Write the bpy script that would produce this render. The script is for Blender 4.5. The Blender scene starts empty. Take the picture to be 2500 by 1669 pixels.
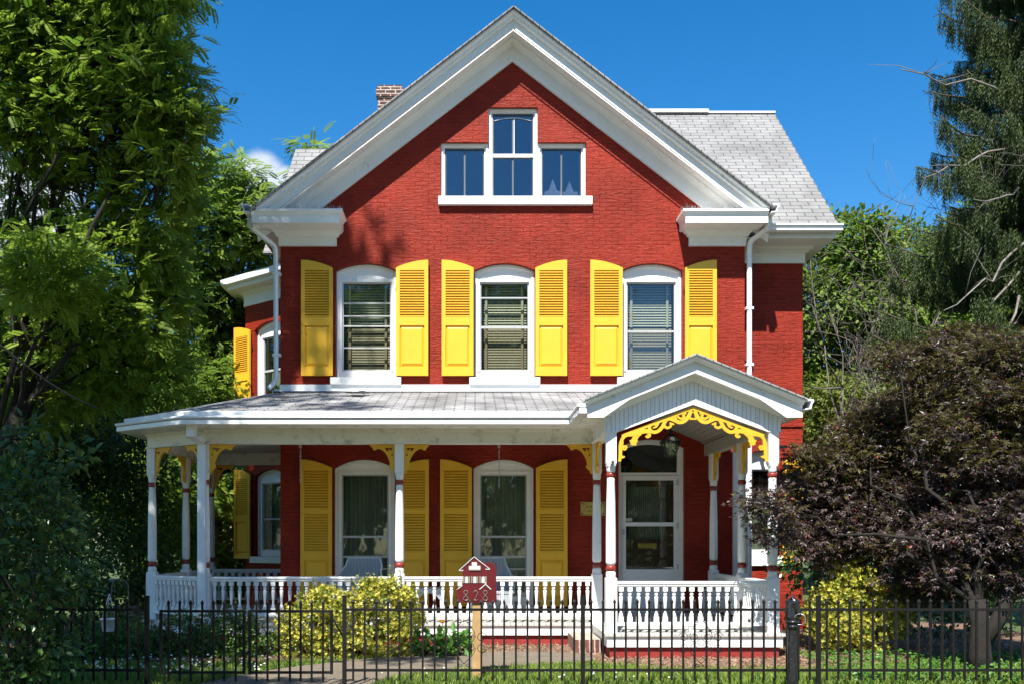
import bpy, bmesh, math, random
import numpy as np
from mathutils import Matrix, Vector
R = math.radians
SC = bpy.context.scene
COL = SC.collection
random.seed(7)

# ------------------------------------------------------------------ camera
F = 2430.0                      # focal length in pixels of the 2500 px wide photograph
EYE = 1.47
cam_d = bpy.data.cameras.new("camera")
cam = bpy.data.objects.new("camera", cam_d)
COL.objects.link(cam)
cam.location = (0, 0, EYE)
cam.rotation_euler = (R(90), 0, 0)
cam_d.sensor_width = 36.0
cam_d.lens = F / 2500 * 36
cam_d.shift_x = (1250 - 1160) / 2500
cam_d.shift_y = (1318 - 834.5) / 2500
cam_d.clip_start = 0.1
cam_d.clip_end = 2000
SC.camera = cam

# ------------------------------------------------------------------ light
SUN_DIR = Vector((0.27, 1.0, -1.50)).normalized()      # direction the light travels
sun_d = bpy.data.lights.new("sun", 'SUN')
sun_d.energy = 5.0
sun_d.angle = R(0.53)
sun_d.color = (1.0, 0.955, 0.88)
sun = bpy.data.objects.new("sun", sun_d)
COL.objects.link(sun)
sun.rotation_euler = SUN_DIR.to_track_quat('-Z', 'Y').to_euler()
sun.location = (-8, -20, 40)

world = bpy.data.worlds.new("World")
SC.world = world
world.use_nodes = True
wn = world.node_tree.nodes; wl = world.node_tree.links
wn.clear()
wo = wn.new("ShaderNodeOutputWorld")
bg = wn.new("ShaderNodeBackground"); bg.inputs["Strength"].default_value = 0.092
sky = wn.new("ShaderNodeTexSky"); sky.sky_type = 'NISHITA'; sky.sun_disc = False
sky.sun_elevation = math.asin(-SUN_DIR.z)
sky.sun_rotation = math.atan2(-SUN_DIR.x, -SUN_DIR.y)
sky.altitude = 0; sky.air_density = 1.0; sky.dust_density = 0.35; sky.ozone_density = 2.4
hs = wn.new("ShaderNodeHueSaturation"); hs.inputs["Saturation"].default_value = 1.43
wl.new(sky.outputs[0], hs.inputs["Color"])
tc = wn.new("ShaderNodeTexCoord")
nz = wn.new("ShaderNodeTexNoise"); nz.inputs["Scale"].default_value = 22.0
nz.inputs["Detail"].default_value = 7; nz.inputs["Roughness"].default_value = 0.55
wmp = wn.new("ShaderNodeMapping"); wmp.inputs["Scale"].default_value = (1, 1, 1.7)
wl.new(tc.outputs["Generated"], wmp.inputs["Vector"]); wl.new(wmp.outputs[0], nz.inputs["Vector"])
def dirpx(px, py):
    return Vector((px - 1160, F, 1318 - py)).normalized()
acc = None
for (px, py, rad) in ((640, 420, 0.034), (600, 440, 0.036), (40, 560, 0.11), (130, 420, 0.05), (-250, 480, 0.14), (690, 440, .022)):
    d = wn.new("ShaderNodeVectorMath"); d.operation = 'DISTANCE'
    d.inputs[1].default_value = dirpx(px, py)
    wl.new(tc.outputs["Generated"], d.inputs[0])
    mr = wn.new("ShaderNodeMapRange"); mr.inputs["From Min"].default_value = rad; mr.inputs["From Max"].default_value = rad * 0.25
    mr.interpolation_type = 'SMOOTHSTEP'
    wl.new(d.outputs["Value"], mr.inputs["Value"])
    if acc is None: acc = mr.outputs[0]
    else:
        mx = wn.new("ShaderNodeMath"); mx.operation = 'MAXIMUM'
        wl.new(acc, mx.inputs[0]); wl.new(mr.outputs[0], mx.inputs[1]); acc = mx.outputs[0]
ad = wn.new("ShaderNodeMath"); ad.operation = 'ADD'; wl.new(acc, ad.inputs[0]); wl.new(nz.outputs["Fac"], ad.inputs[1])
cr = wn.new("ShaderNodeMapRange"); cr.inputs["From Min"].default_value = 0.86; cr.inputs["From Max"].default_value = 1.60
cr.interpolation_type = 'SMOOTHSTEP'
wl.new(ad.outputs[0], cr.inputs["Value"])
cm = wn.new("ShaderNodeMix"); cm.data_type = 'RGBA'; cm.inputs["B"].default_value = (4.9, 5.2, 5.7, 1)
wl.new(cr.outputs[0], cm.inputs["Factor"]); wl.new(hs.outputs[0], cm.inputs["A"])
wl.new(cm.outputs["Result"], bg.inputs["Color"]); wl.new(bg.outputs[0], wo.inputs["Surface"])

vs = SC.view_settings
vs.view_transform = 'Standard'; vs.look = 'None'; vs.gamma = 1.0; vs.exposure = 1.05
vs.use_curve_mapping = False

# ------------------------------------------------------------------ helpers
def tag(o, label=None, cat=None, group=None, kind=None):
    if label: o["label"] = label
    if cat: o["category"] = cat
    if group: o["group"] = group
    if kind: o["kind"] = kind
    return o

def empty(name, loc=(0, 0, 0), label=None, cat=None, group=None):
    o = bpy.data.objects.new(name, None); COL.objects.link(o)
    o.location = loc; o.empty_display_size = 0.2
    return tag(o, label, cat, group)

def root_loc(p):
    v = Vector((0, 0, 0))
    while p is not None:
        v += Vector(p.location); p = p.parent
    return v

def link(name, me, parent=None):
    o = bpy.data.objects.new(name, me); COL.objects.link(o)
    if parent is not None:
        o.parent = parent
        if parent.type == 'EMPTY':
            o.matrix_parent_inverse = Matrix.Translation(-Vector(parent.location))
    return o

def copy_tree(o, parent=None):
    c = o.copy(); COL.objects.link(c); c.parent = parent
    if parent is not None: c.matrix_parent_inverse = o.matrix_parent_inverse
    for ch in list(o.children): copy_tree(ch, c)
    return c

class MB:
    def __init__(s): s.v = []; s.f = []; s.sm = []
    def add(s, vs_, fs, smooth=False):
        b = len(s.v); s.v += [tuple(v) for v in vs_]
        s.f += [tuple(i + b for i in f) for f in fs]; s.sm += [smooth] * len(fs)
    def box(s, x0, x1, y0, y1, z0, z1, m=None):
        P = [(x, y, z) for z in (z0, z1) for y in (y0, y1) for x in (x0, x1)]
        if m is not None: P = [m @ Vector(p) for p in P]
        s.add(P, [(0, 2, 3, 1), (4, 5, 7, 6), (0, 1, 5, 4), (2, 6, 7, 3), (0, 4, 6, 2), (1, 3, 7, 5)])
        return s
    def tube(s, pts, rad, seg=6, smooth=True, cap=True):
        pts = [Vector(p) for p in pts]; n = len(pts)
        if not hasattr(rad, '__len__'): rad = [rad] * n
        t0 = (pts[1] - pts[0]).normalized()
        up = Vector((0, 0, 1)) if abs(t0.z) < 0.9 else Vector((1, 0, 0))
        u = t0.cross(up).normalized(); V = []
        for i in range(n):
            t = (pts[min(i + 1, n - 1)] - pts[max(i - 1, 0)])
            if t.length < 1e-9: t = t0.copy()
            t.normalize()
            u = (u - t * u.dot(t))
            if u.length < 1e-6: u = t.orthogonal()
            u.normalize(); w = t.cross(u)
            for k in range(seg):
                a = 2 * math.pi * k / seg
                V.append(pts[i] + (u * math.cos(a) + w * math.sin(a)) * rad[i])
        Fs = [(i * seg + k, i * seg + (k + 1) % seg, (i + 1) * seg + (k + 1) % seg, (i + 1) * seg + k) for i in range(n - 1) for k in range(seg)]
        if cap:
            Fs.append(tuple(range(seg))[::-1]); Fs.append(tuple((n - 1) * seg + k for k in range(seg)))
        s.add(V, Fs, smooth); return s
    def lathe(s, prof, cx, cy, seg=12, smooth=True, rot=0.0):
        V = []; n = len(prof)
        for (r, z) in prof:
            for k in range(seg):
                a = 2 * math.pi * k / seg + rot
                V.append((cx + r * math.cos(a), cy + r * math.sin(a), z))
        Fs = [(i * seg + k, i * seg + (k + 1) % seg, (i + 1) * seg + (k + 1) % seg, (i + 1) * seg + k) for i in range(n - 1) for k in range(seg)]
        Fs.append(tuple(range(seg))[::-1]); Fs.append(tuple((n - 1) * seg + k for k in range(seg)))
        s.add(V, Fs, smooth); return s
    def chevron(s, prof, xa, xl, xr, slope):
        """closed (y,z) profile swept along a gable: z falls by slope*|x-xa|"""
        n = len(prof); V = []
        for x in (xl, xa, xr):
            for (y, z) in prof: V.append((x, y, z - slope * abs(x - xa)))
        Fs = [(i * n + k, (i + 1) * n + k, (i + 1) * n + (k + 1) % n, i * n + (k + 1) % n) for i in range(2) for k in range(n)]
        Fs.append(tuple(range(n))); Fs.append(tuple(2 * n + k for k in range(n))[::-1])
        s.add(V, Fs); return s
    def sweep(s, path, prof, closed_prof=True):
        """profile (outward offset, z) swept along a plan path; outward = right of travel"""
        P = [Vector((p[0], p[1])) for p in path]; n = len(P); m = len(prof); V = []
        for i in range(n):
            ds = []
            if i > 0: ds.append((P[i] - P[i - 1]).normalized())
            if i < n - 1: ds.append((P[i + 1] - P[i]).normalized())
            ns = [Vector((d.y, -d.x)) for d in ds]
            nn = sum(ns, Vector((0, 0))) / len(ns); nn.normalize()
            k = 1.0 / max(0.35, nn.dot(ns[0]))
            for (o, z) in prof: V.append((P[i].x + nn.x * o * k, P[i].y + nn.y * o * k, z))
        mm = m if closed_prof else m - 1
        Fs = [(i * m + k, (i + 1) * m + k, (i + 1) * m + (k + 1) % m, i * m + (k + 1) % m) for i in range(n - 1) for k in range(mm)]
        if closed_prof:
            Fs.append(tuple(range(m))); Fs.append(tuple((n - 1) * m + k for k in range(m))[::-1])
        s.add(V, Fs); return s
    def prism(s, poly, z0, z1):
        n = len(poly); V = [(x, y, z0) for x, y in poly] + [(x, y, z1) for x, y in poly]
        Fs = [tuple(range(n))[::-1], tuple(range(n, 2 * n))] + [(i, (i + 1) % n, n + (i + 1) % n, n + i) for i in range(n)]
        s.add(V, Fs); return s
    def plate(s, outer, holes, y0, y1, m=None):
        me = plate_mesh(outer, holes, y1 - y0)
        V = [Vector((v.co.x, (y0 + y1) / 2 - v.co.z, v.co.y)) for v in me.vertices]
        if m is not None: V = [m @ v for v in V]
        s.add(V, [tuple(p.vertices) for p in me.polygons]); bpy.data.meshes.remove(me); return s
    def build(s, name, mat, parent=None, xf=None, bevel=0, recalc=True):
        me = bpy.data.meshes.new(name); V = s.v
        if xf is not None: V = [tuple(xf @ Vector(v)) for v in V]
        me.from_pydata(V, [], s.f); me.update()
        if any(s.sm): me.polygons.foreach_set("use_smooth", s.sm)
        if recalc:
            bm = bmesh.new(); bm.from_mesh(me); bmesh.ops.recalc_face_normals(bm, faces=bm.faces)
            if bevel: bmesh.ops.bevel(bm, geom=[e for e in bm.edges if e.calc_face_angle(0) > 0.9], offset=bevel, segments=1, affect='EDGES')
            bm.to_mesh(me); bm.free()
        me.materials.append(mat)
        return link(name, me, parent)

def plate_mesh(outer, holes, thick):
    cu = bpy.data.curves.new("c", 'CURVE'); cu.dimensions = '2D'; cu.fill_mode = 'BOTH'; cu.extrude = thick / 2
    for poly in [outer] + list(holes):
        sp = cu.splines.new('POLY'); sp.points.add(len(poly) - 1)
        for i, (x, y) in enumerate(poly): sp.points[i].co = (x, y, 0, 1)
        sp.use_cyclic_u = True
    o = bpy.data.objects.new("c", cu); me = bpy.data.meshes.new_from_object(o)
    bpy.data.objects.remove(o); bpy.data.curves.remove(cu)
    return me

def arch(x0, x1, zb, zs, zt, n=12):
    """opening with a segmental arched head"""
    w = (x1 - x0) / 2; h = zt - zs; r = (w * w + h * h) / (2 * h); xc = (x0 + x1) / 2; a0 = math.asin(min(1, w / r))
    top = [(xc + r * math.sin(a0 - 2 * a0 * i / n), zt - r + r * math.cos(a0 - 2 * a0 * i / n)) for i in range(n + 1)]
    return [(x0, zb), (x1, zb)] + top

# ------------------------------------------------------------------ materials
def newmat(name):
    m = bpy.data.materials.new(name); m.use_nodes = True
    nt = m.node_tree; b = nt.nodes["Principled BSDF"]; return m, nt, b

def N(nt, t, **kw):
    n = nt.nodes.new(t)
    for k, v in kw.items():
        if hasattr(n, k): setattr(n, k, v)
        else: n.inputs[k].default_value = v
    return n

def simple(name, col, rough=0.5, metal=0.0, var=0.08, scale=6.0, bump=0.0, bscale=40.0, spec=0.5, stain=None, stain_scale=3.0, stain_amt=0.0):
    m, nt, b = newmat(name)
    b.inputs["Roughness"].default_value = rough; b.inputs["Metallic"].default_value = metal
    b.inputs["Specular IOR Level"].default_value = spec
    g = N(nt, "ShaderNodeNewGeometry")
    n1 = N(nt, "ShaderNodeTexNoise", Scale=scale, Detail=6.0, Roughness=0.6)
    nt.links.new(g.outputs["Position"], n1.inputs["Vector"])
    r = N(nt, "ShaderNodeMapRange"); r.inputs["From Min"].default_value = 0.3; r.inputs["From Max"].default_value = 0.7
    r.inputs["To Min"].default_value = 1 - var; r.inputs["To Max"].default_value = 1 + var
    nt.links.new(n1.outputs["Fac"], r.inputs["Value"])
    mx = N(nt, "ShaderNodeMix", data_type='RGBA', blend_type='MULTIPLY'); mx.inputs["Factor"].default_value = 1
    mx.inputs["A"].default_value = (*col, 1); nt.links.new(r.outputs[0], mx.inputs["B"])
    out = mx.outputs["Result"]
    if stain:
        n3 = N(nt, "ShaderNodeTexNoise", Scale=stain_scale, Detail=9.0, Roughness=0.7)
        nt.links.new(g.outputs["Position"], n3.inputs["Vector"])
        r3 = N(nt, "ShaderNodeMapRange"); r3.inputs["From Min"].default_value = 0.52; r3.inputs["From Max"].default_value = 0.72
        r3.inputs["To Max"].default_value = stain_amt
        nt.links.new(n3.outputs["Fac"], r3.inputs["Value"])
        m3 = N(nt, "ShaderNodeMix", data_type='RGBA'); nt.links.new(r3.outputs[0], m3.inputs["Factor"])
        nt.links.new(out, m3.inputs["A"]); m3.inputs["B"].default_value = (*stain, 1); out = m3.outputs["Result"]
    nt.links.new(out, b.inputs["Base Color"])
    if bump:
        n2 = N(nt, "ShaderNodeTexNoise", Scale=bscale, Detail=4.0)
        nt.links.new(g.outputs["Position"], n2.inputs["Vector"])
        bp = N(nt, "ShaderNodeBump"); bp.inputs["Strength"].default_value = bump; bp.inputs["Distance"].default_value = 0.01
        nt.links.new(n2.outputs["Fac"], bp.inputs["Height"]); nt.links.new(bp.outputs[0], b.inputs["Normal"])
    return m

def wallcoord(nt, ax=(1, 1, 0)):
    """vector (horizontal run, height, 0) from the world position, so courses stay level"""
    g = N(nt, "ShaderNodeNewGeometry"); d = N(nt, "ShaderNodeVectorMath", operation='DOT_PRODUCT')
    d.inputs[1].default_value = ax; nt.links.new(g.outputs["Position"], d.inputs[0])
    s = N(nt, "ShaderNodeSeparateXYZ"); nt.links.new(g.outputs["Position"], s.inputs[0])
    c = N(nt, "ShaderNodeCombineXYZ"); nt.links.new(d.outputs["Value"], c.inputs[0]); nt.links.new(s.outputs[2], c.inputs[1])
    return g, c.outputs[0]

def painted_brick():
    m, nt, b = newmat("painted_red_brick"); L = nt.links.new
    b.inputs["Roughness"].default_value = 0.5; b.inputs["Specular IOR Level"].default_value = 0.16
    g, uv = wallcoord(nt, (1, 0.9, 0))
    # wobble the courses
    nw = N(nt, "ShaderNodeTexNoise", Scale=5.0, Detail=3.0); L(uv, nw.inputs["Vector"])
    sub = N(nt, "ShaderNodeVectorMath", operation='SUBTRACT'); sub.inputs[1].default_value = (0.5, 0.5, 0.5); L(nw.outputs["Color"], sub.inputs[0])
    sc = N(nt, "ShaderNodeVectorMath", operation='SCALE'); sc.inputs["Scale"].default_value = 0.045; L(sub.outputs[0], sc.inputs[0])
    ad = N(nt, "ShaderNodeVectorMath", operation='ADD'); L(uv, ad.inputs[0]); L(sc.outputs[0], ad.inputs[1])
    br = N(nt, "ShaderNodeTexBrick", offset=0.5)
    br.inputs["Scale"].default_value = 1.0; br.inputs["Brick Width"].default_value = 0.205; br.inputs["Row Height"].default_value = 0.0685
    br.inputs["Mortar Size"].default_value = 0.006; br.inputs["Mortar Smooth"].default_value = 0.9
    L(ad.outputs[0], br.inputs["Vector"])
    # stretched creases
    mp = N(nt, "ShaderNodeMapping"); mp.inputs["Scale"].default_value = (6.5, 34, 1); L(ad.outputs[0], mp.inputs["Vector"])
    nc = N(nt, "ShaderNodeTexNoise", Scale=1.0, Detail=5.0, Roughness=0.62, Distortion=0.7); L(mp.outputs[0], nc.inputs["Vector"])
    nb = N(nt, "ShaderNodeTexNoise", Scale=1.4, Detail=8.0, Roughness=.65); L(g.outputs["Position"], nb.inputs["Vector"])
    # joints show only here and there under the thick paint
    r0 = N(nt, "ShaderNodeMapRange"); r0.inputs["From Min"].default_value = 0.35; r0.inputs["From Max"].default_value = 0.65
    r0.inputs["To Min"].default_value = 0.15; r0.inputs["To Max"].default_value = 1.5
    nj = N(nt, "ShaderNodeTexNoise", Scale=2.3, Detail=4.0); L(g.outputs["Position"], nj.inputs["Vector"]); L(nj.outputs["Fac"], r0.inputs["Value"])
    jm = N(nt, "ShaderNodeMath", operation='MULTIPLY'); L(br.outputs["Fac"], jm.inputs[0]); L(r0.outputs[0], jm.inputs[1])
    inv = N(nt, "ShaderNodeMath", operation='SUBTRACT'); inv.inputs[0].default_value = 0.0; L(jm.outputs[0], inv.inputs[1])
    cs = N(nt, "ShaderNodeMath", operation='MULTIPLY_ADD'); L(nc.outputs["Fac"], cs.inputs[0]); cs.inputs[1].default_value = 2.4; L(inv.outputs[0], cs.inputs[2])
    bp = N(nt, "ShaderNodeBump"); bp.inputs["Strength"].default_value = 0.8; bp.inputs["Distance"].default_value = 0.0095
    L(cs.outputs[0], bp.inputs["Height"]); L(bp.outputs[0], b.inputs["Normal"])
    r = N(nt, "ShaderNodeMapRange"); r.inputs["From Min"].default_value = 0.3; r.inputs["From Max"].default_value = 0.7
    r.inputs["To Min"].default_value = 0.72; r.inputs["To Max"].default_value = 1.24; L(nb.outputs["Fac"], r.inputs["Value"])
    rc = N(nt, "ShaderNodeMapRange"); rc.inputs["From Min"].default_value = 0.30; rc.inputs["From Max"].default_value = 0.45
    rc.inputs["To Min"].default_value = 0.62; rc.inputs["To Max"].default_value = 1.0; L(nc.outputs["Fac"], rc.inputs["Value"])
    mm = N(nt, "ShaderNodeMath", operation='MULTIPLY'); L(r.outputs[0], mm.inputs[0]); L(rc.outputs[0], mm.inputs[1])
    mx = N(nt, "ShaderNodeMix", data_type='RGBA', blend_type='MULTIPLY'); mx.inputs["Factor"].default_value = 1
    mx.inputs["A"].default_value = (0.252, 0.0230, 0.0105, 1); L(mm.outputs[0], mx.inputs["B"]); L(mx.outputs["Result"], b.inputs["Base Color"])
    return m

def raw_brick(name, c1, c2, mortar, bw=0.2, rh=0.073, ax=(1, 1, 0), ms=0.012):
    m, nt, b = newmat(name); L = nt.links.new; b.inputs["Roughness"].default_value = 0.9
    g, uv = wallcoord(nt, ax)
    br = N(nt, "ShaderNodeTexBrick", offset=0.5); br.inputs["Scale"].default_value = 1.0; br.inputs["Brick Width"].default_value = bw
    br.inputs["Row Height"].default_value = rh; br.inputs["Mortar Size"].default_value = ms; br.inputs["Mortar Smooth"].default_value = 0.2
    br.inputs["Color1"].default_value = (*c1, 1); br.inputs["Color2"].default_value = (*c2, 1); br.inputs["Mortar"].default_value = (*mortar, 1)
    L(uv, br.inputs["Vector"])
    nz_ = N(nt, "ShaderNodeTexNoise", Scale=14.0, Detail=5.0); L(g.outputs["Position"], nz_.inputs["Vector"])
    r = N(nt, "ShaderNodeMapRange"); r.inputs["From Min"].default_value = 0.3; r.inputs["From Max"].default_value = 0.7
    r.inputs["To Min"].default_value = 0.6; r.inputs["To Max"].default_value = 1.3; L(nz_.outputs["Fac"], r.inputs["Value"])
    mx = N(nt, "ShaderNodeMix", data_type='RGBA', blend_type='MULTIPLY'); mx.inputs["Factor"].default_value = 1
    L(br.outputs["Color"], mx.inputs["A"]); L(r.outputs[0], mx.inputs["B"]); L(mx.outputs["Result"], b.inputs["Base Color"])
    bp = N(nt, "ShaderNodeBump", invert=True); bp.inputs["Strength"].default_value = 0.7; bp.inputs["Distance"].default_value = 0.01
    L(br.outputs["Fac"], bp.inputs["Height"]); L(bp.outputs[0], b.inputs["Normal"])
    return m

def shingle(name, axu, axv, stain_dark=0.0, base=(0.62, 0.62, 0.61), w=0.30, h=0.127, ms=0.0075):
    """asphalt tab shingles: axu / axv turn the world position into run and slope distance"""
    m, nt, b = newmat(name); L = nt.links.new; b.inputs["Roughness"].default_value = 0.9
    g = N(nt, "ShaderNodeNewGeometry"); c = N(nt, "ShaderNodeCombineXYZ")
    for i, ax in enumerate((axu, axv)):
        d = N(nt, "ShaderNodeVectorMath", operation='DOT_PRODUCT'); d.inputs[1].default_value = ax
        L(g.outputs["Position"], d.inputs[0]); L(d.outputs["Value"], c.inputs[i])
    nw = N(nt, "ShaderNodeTexNoise", Scale=2.2, Detail=2.0); L(g.outputs["Position"], nw.inputs["Vector"])
    sub = N(nt, "ShaderNodeVectorMath", operation='SUBTRACT'); sub.inputs[1].default_value = (0.5, 0.5, 0.5); L(nw.outputs["Color"], sub.inputs[0])
    sc = N(nt, "ShaderNodeVectorMath", operation='SCALE'); sc.inputs["Scale"].default_value = 0.02; L(sub.outputs[0], sc.inputs[0])
    adv = N(nt, "ShaderNodeVectorMath", operation='ADD'); L(c.outputs[0], adv.inputs[0]); L(sc.outputs[0], adv.inputs[1])
    br = N(nt, "ShaderNodeTexBrick", offset=0.5); br.inputs["Scale"].default_value = 1.0; br.inputs["Brick Width"].default_value = w
    br.inputs["Row Height"].default_value = h; br.inputs["Mortar Size"].default_value = ms; br.inputs["Mortar Smooth"].default_value = 0.3
    k = 0.86
    br.inputs["Color1"].default_value = (*base, 1); br.inputs["Color2"].default_value = (base[0] * k, base[1] * k, base[2] * k, 1)
    br.inputs["Mortar"].default_value = (0.075, 0.075, 0.08, 1)
    L(adv.outputs[0], br.inputs["Vector"])
    mp = N(nt, "ShaderNodeMapping"); mp.inputs["Scale"].default_value = (1, 1, 0.5); L(g.outputs["Position"], mp.inputs["Vector"])
    n1 = N(nt, "ShaderNodeTexNoise", Scale=1.3, Detail=8.0, Roughness=0.65); L(mp.outputs[0], n1.inputs["Vector"])
    r = N(nt, "ShaderNodeMapRange"); r.inputs["From Min"].default_value = 0.35; r.inputs["From Max"].default_value = 0.65
    r.inputs["To Min"].default_value = 0.66 - stain_dark; r.inputs["To Max"].default_value = 1.08; L(n1.outputs["Fac"], r.inputs["Value"])
    n2 = N(nt, "ShaderNodeTexNoise", Scale=60.0, Detail=3.0); L(g.outputs["Position"], n2.inputs["Vector"])
    r2 = N(nt, "ShaderNodeMapRange"); r2.inputs["To Min"].default_value = 0.75; r2.inputs["To Max"].default_value = 1.25; L(n2.outputs["Fac"], r2.inputs["Value"])
    mm = N(nt, "ShaderNodeMath", operation='MULTIPLY'); L(r.outputs[0], mm.inputs[0]); L(r2.outputs[0], mm.inputs[1])
    mx = N(nt, "ShaderNodeMix", data_type='RGBA', blend_type='MULTIPLY'); mx.inputs["Factor"].default_value = 1
    L(br.outputs["Color"], mx.inputs["A"]); L(mm.outputs[0], mx.inputs["B"]); L(mx.outputs["Result"], b.inputs["Base Color"])
    bp = N(nt, "ShaderNodeBump", invert=True); bp.inputs["Strength"].default_value = 0.6; bp.inputs["Distance"].default_value = 0.01
    L(br.outputs["Fac"], bp.inputs["Height"]); L(bp.outputs[0], b.inputs["Normal"])
    return m

def leafmat(name, dark, light, trans=0.35, rough=0.45, spec=0.4, noise=0.9):
    """base colour differs leaf by leaf (random tone) and limb by limb (noise)"""
    m, nt, b = newmat(name); L = nt.links.new
    a = N(nt, "ShaderNodeAttribute", attribute_name="tone")
    g = N(nt, "ShaderNodeNewGeometry"); n1 = N(nt, "ShaderNodeTexNoise", Scale=noise, Detail=2.0); L(g.outputs["Position"], n1.inputs["Vector"])
    s = N(nt, "ShaderNodeMath", operation='MULTIPLY_ADD'); L(a.outputs["Fac"], s.inputs[0]); s.inputs[1].default_value = 0.65
    r = N(nt, "ShaderNodeMapRange"); r.inputs["From Min"].default_value = 0.3; r.inputs["From Max"].default_value = 0.7; r.inputs["To Max"].default_value = 0.35
    L(n1.outputs["Fac"], r.inputs["Value"]); L(r.outputs[0], s.inputs[2])
    mx = N(nt, "ShaderNodeMix", data_type='RGBA'); mx.inputs["A"].default_value = (*dark, 1); mx.inputs["B"].default_value = (*light, 1)
    L(s.outputs[0], mx.inputs["Factor"]); L(mx.outputs["Result"], b.inputs["Base Color"])
    b.inputs["Roughness"].default_value = rough; b.inputs["Specular IOR Level"].default_value = spec
    t = N(nt, "ShaderNodeBsdfTranslucent"); L(mx.outputs["Result"], t.inputs["Color"])
    ms = N(nt, "ShaderNodeMixShader"); ms.inputs[0].default_value = trans
    o = nt.nodes["Material Output"]; L(b.outputs[0], ms.inputs[1]); L(t.outputs[0], ms.inputs[2]); L(ms.outputs[0], o.inputs["Surface"])
    return m

def glassmat(name, tint=(0.5, 0.55, 0.55), refl=0.16, wav=0.07, refl_tint=(0.75, 0.85, 1.0)):
    m, nt, b = newmat(name); L = nt.links.new; nt.nodes.remove(b)
    t = N(nt, "ShaderNodeBsdfTransparent"); t.inputs["Color"].default_value = (*tint, 1)
    gl = N(nt, "ShaderNodeBsdfGlossy"); gl.inputs["Roughness"].default_value = 0.02; gl.inputs["Color"].default_value = (*refl_tint, 1)
    g = N(nt, "ShaderNodeNewGeometry"); n1 = N(nt, "ShaderNodeTexNoise", Scale=2.2, Detail=2.0); L(g.outputs["Position"], n1.inputs["Vector"])
    bp = N(nt, "ShaderNodeBump"); bp.inputs["Strength"].default_value = wav; bp.inputs["Distance"].default_value = 0.03; L(n1.outputs["Fac"], bp.inputs["Height"]); L(bp.outputs[0], gl.inputs["Normal"])
    ms = N(nt, "ShaderNodeMixShader"); ms.inputs[0].default_value = refl
    L(t.outputs[0], ms.inputs[1]); L(gl.outputs[0], ms.inputs[2]); L(ms.outputs[0], nt.nodes["Material Output"].inputs["Surface"])
    return m

def boards(name, col, ax, pitch=0.05, gap=0.004, dirt=0.25):
    """painted tongue and groove boards running along the other axis"""
    m, nt, b = newmat(name); L = nt.links.new; b.inputs["Roughness"].default_value = 0.55
    g = N(nt, "ShaderNodeNewGeometry"); d = N(nt, "ShaderNodeVectorMath", operation='DOT_PRODUCT'); d.inputs[1].default_value = ax; L(g.outputs["Position"], d.inputs[0])
    md = N(nt, "ShaderNodeMath", operation='MODULO'); L(d.outputs["Value"], md.inputs[0]); md.inputs[1].default_value = pitch
    ab = N(nt, "ShaderNodeMath", operation='ABSOLUTE'); L(md.outputs[0], ab.inputs[0])
    lt = N(nt, "ShaderNodeMath", operation='LESS_THAN'); L(ab.outputs[0], lt.inputs[0]); lt.inputs[1].default_value = gap
    mp = N(nt, "ShaderNodeMapping"); mp.inputs["Scale"].default_value = (30, 30, 2.5); L(g.outputs["Position"], mp.inputs["Vector"])
    n1 = N(nt, "ShaderNodeTexNoise", Scale=1.0, Detail=6.0, Roughness=0.7); L(mp.outputs[0], n1.inputs["Vector"])
    r = N(nt, "ShaderNodeMapRange"); r.inputs["From Min"].default_value = 0.5; r.inputs["From Max"].default_value = 0.75
    r.inputs["To Min"].default_value = 1.0; r.inputs["To Max"].default_value = 1 - dirt; L(n1.outputs["Fac"], r.inputs["Value"])
    mx = N(nt, "ShaderNodeMix", data_type='RGBA', blend_type='MULTIPLY'); mx.inputs["Factor"].default_value = 1; mx.inputs["A"].default_value = (*col, 1); L(r.outputs[0], mx.inputs["B"])
    m2 = N(nt, "ShaderNodeMix", data_type='RGBA'); L(lt.outputs[0], m2.inputs["Factor"]); L(mx.outputs["Result"], m2.inputs["A"]); m2.inputs["B"].default_value = (col[0] * .3, col[1] * .3, col[2] * .32, 1)
    L(m2.outputs["Result"], b.inputs["Base Color"])
    bp = N(nt, "ShaderNodeBump", invert=True); bp.inputs["Distance"].default_value = 0.006; L(lt.outputs[0], bp.inputs["Height"]); L(bp.outputs[0], b.inputs["Normal"])
    return m

def weathered_paint(name, col, under, amt=0.5, zs=1.0, thr=0.60, scale=7.0):
    """old paint flaking off in small ragged patches"""
    m = simple(name, col, rough=0.5, var=0.05, scale=3.0, bump=0.15, bscale=30)
    nt = m.node_tree; b = nt.nodes["Principled BSDF"]; L = nt.links.new
    src = b.inputs["Base Color"].links[0].from_socket
    g = N(nt, "ShaderNodeNewGeometry"); mp = N(nt, "ShaderNodeMapping"); mp.inputs["Scale"].default_value = (1, 1, zs); L(g.outputs["Position"], mp.inputs["Vector"])
    n = N(nt, "ShaderNodeTexNoise", Scale=scale, Detail=10.0, Roughness=0.78); L(mp.outputs[0], n.inputs["Vector"])
    r = N(nt, "ShaderNodeMapRange"); r.inputs["From Min"].default_value = thr; r.inputs["From Max"].default_value = thr + 0.03; r.inputs["To Max"].default_value = amt; L(n.outputs["Fac"], r.inputs["Value"])
    mx = N(nt, "ShaderNodeMix", data_type='RGBA'); L(r.outputs[0], mx.inputs["Factor"]); L(src, mx.inputs["A"]); mx.inputs["B"].default_value = (*under, 1)
    L(mx.outputs["Result"], b.inputs["Base Color"]); return m

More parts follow.
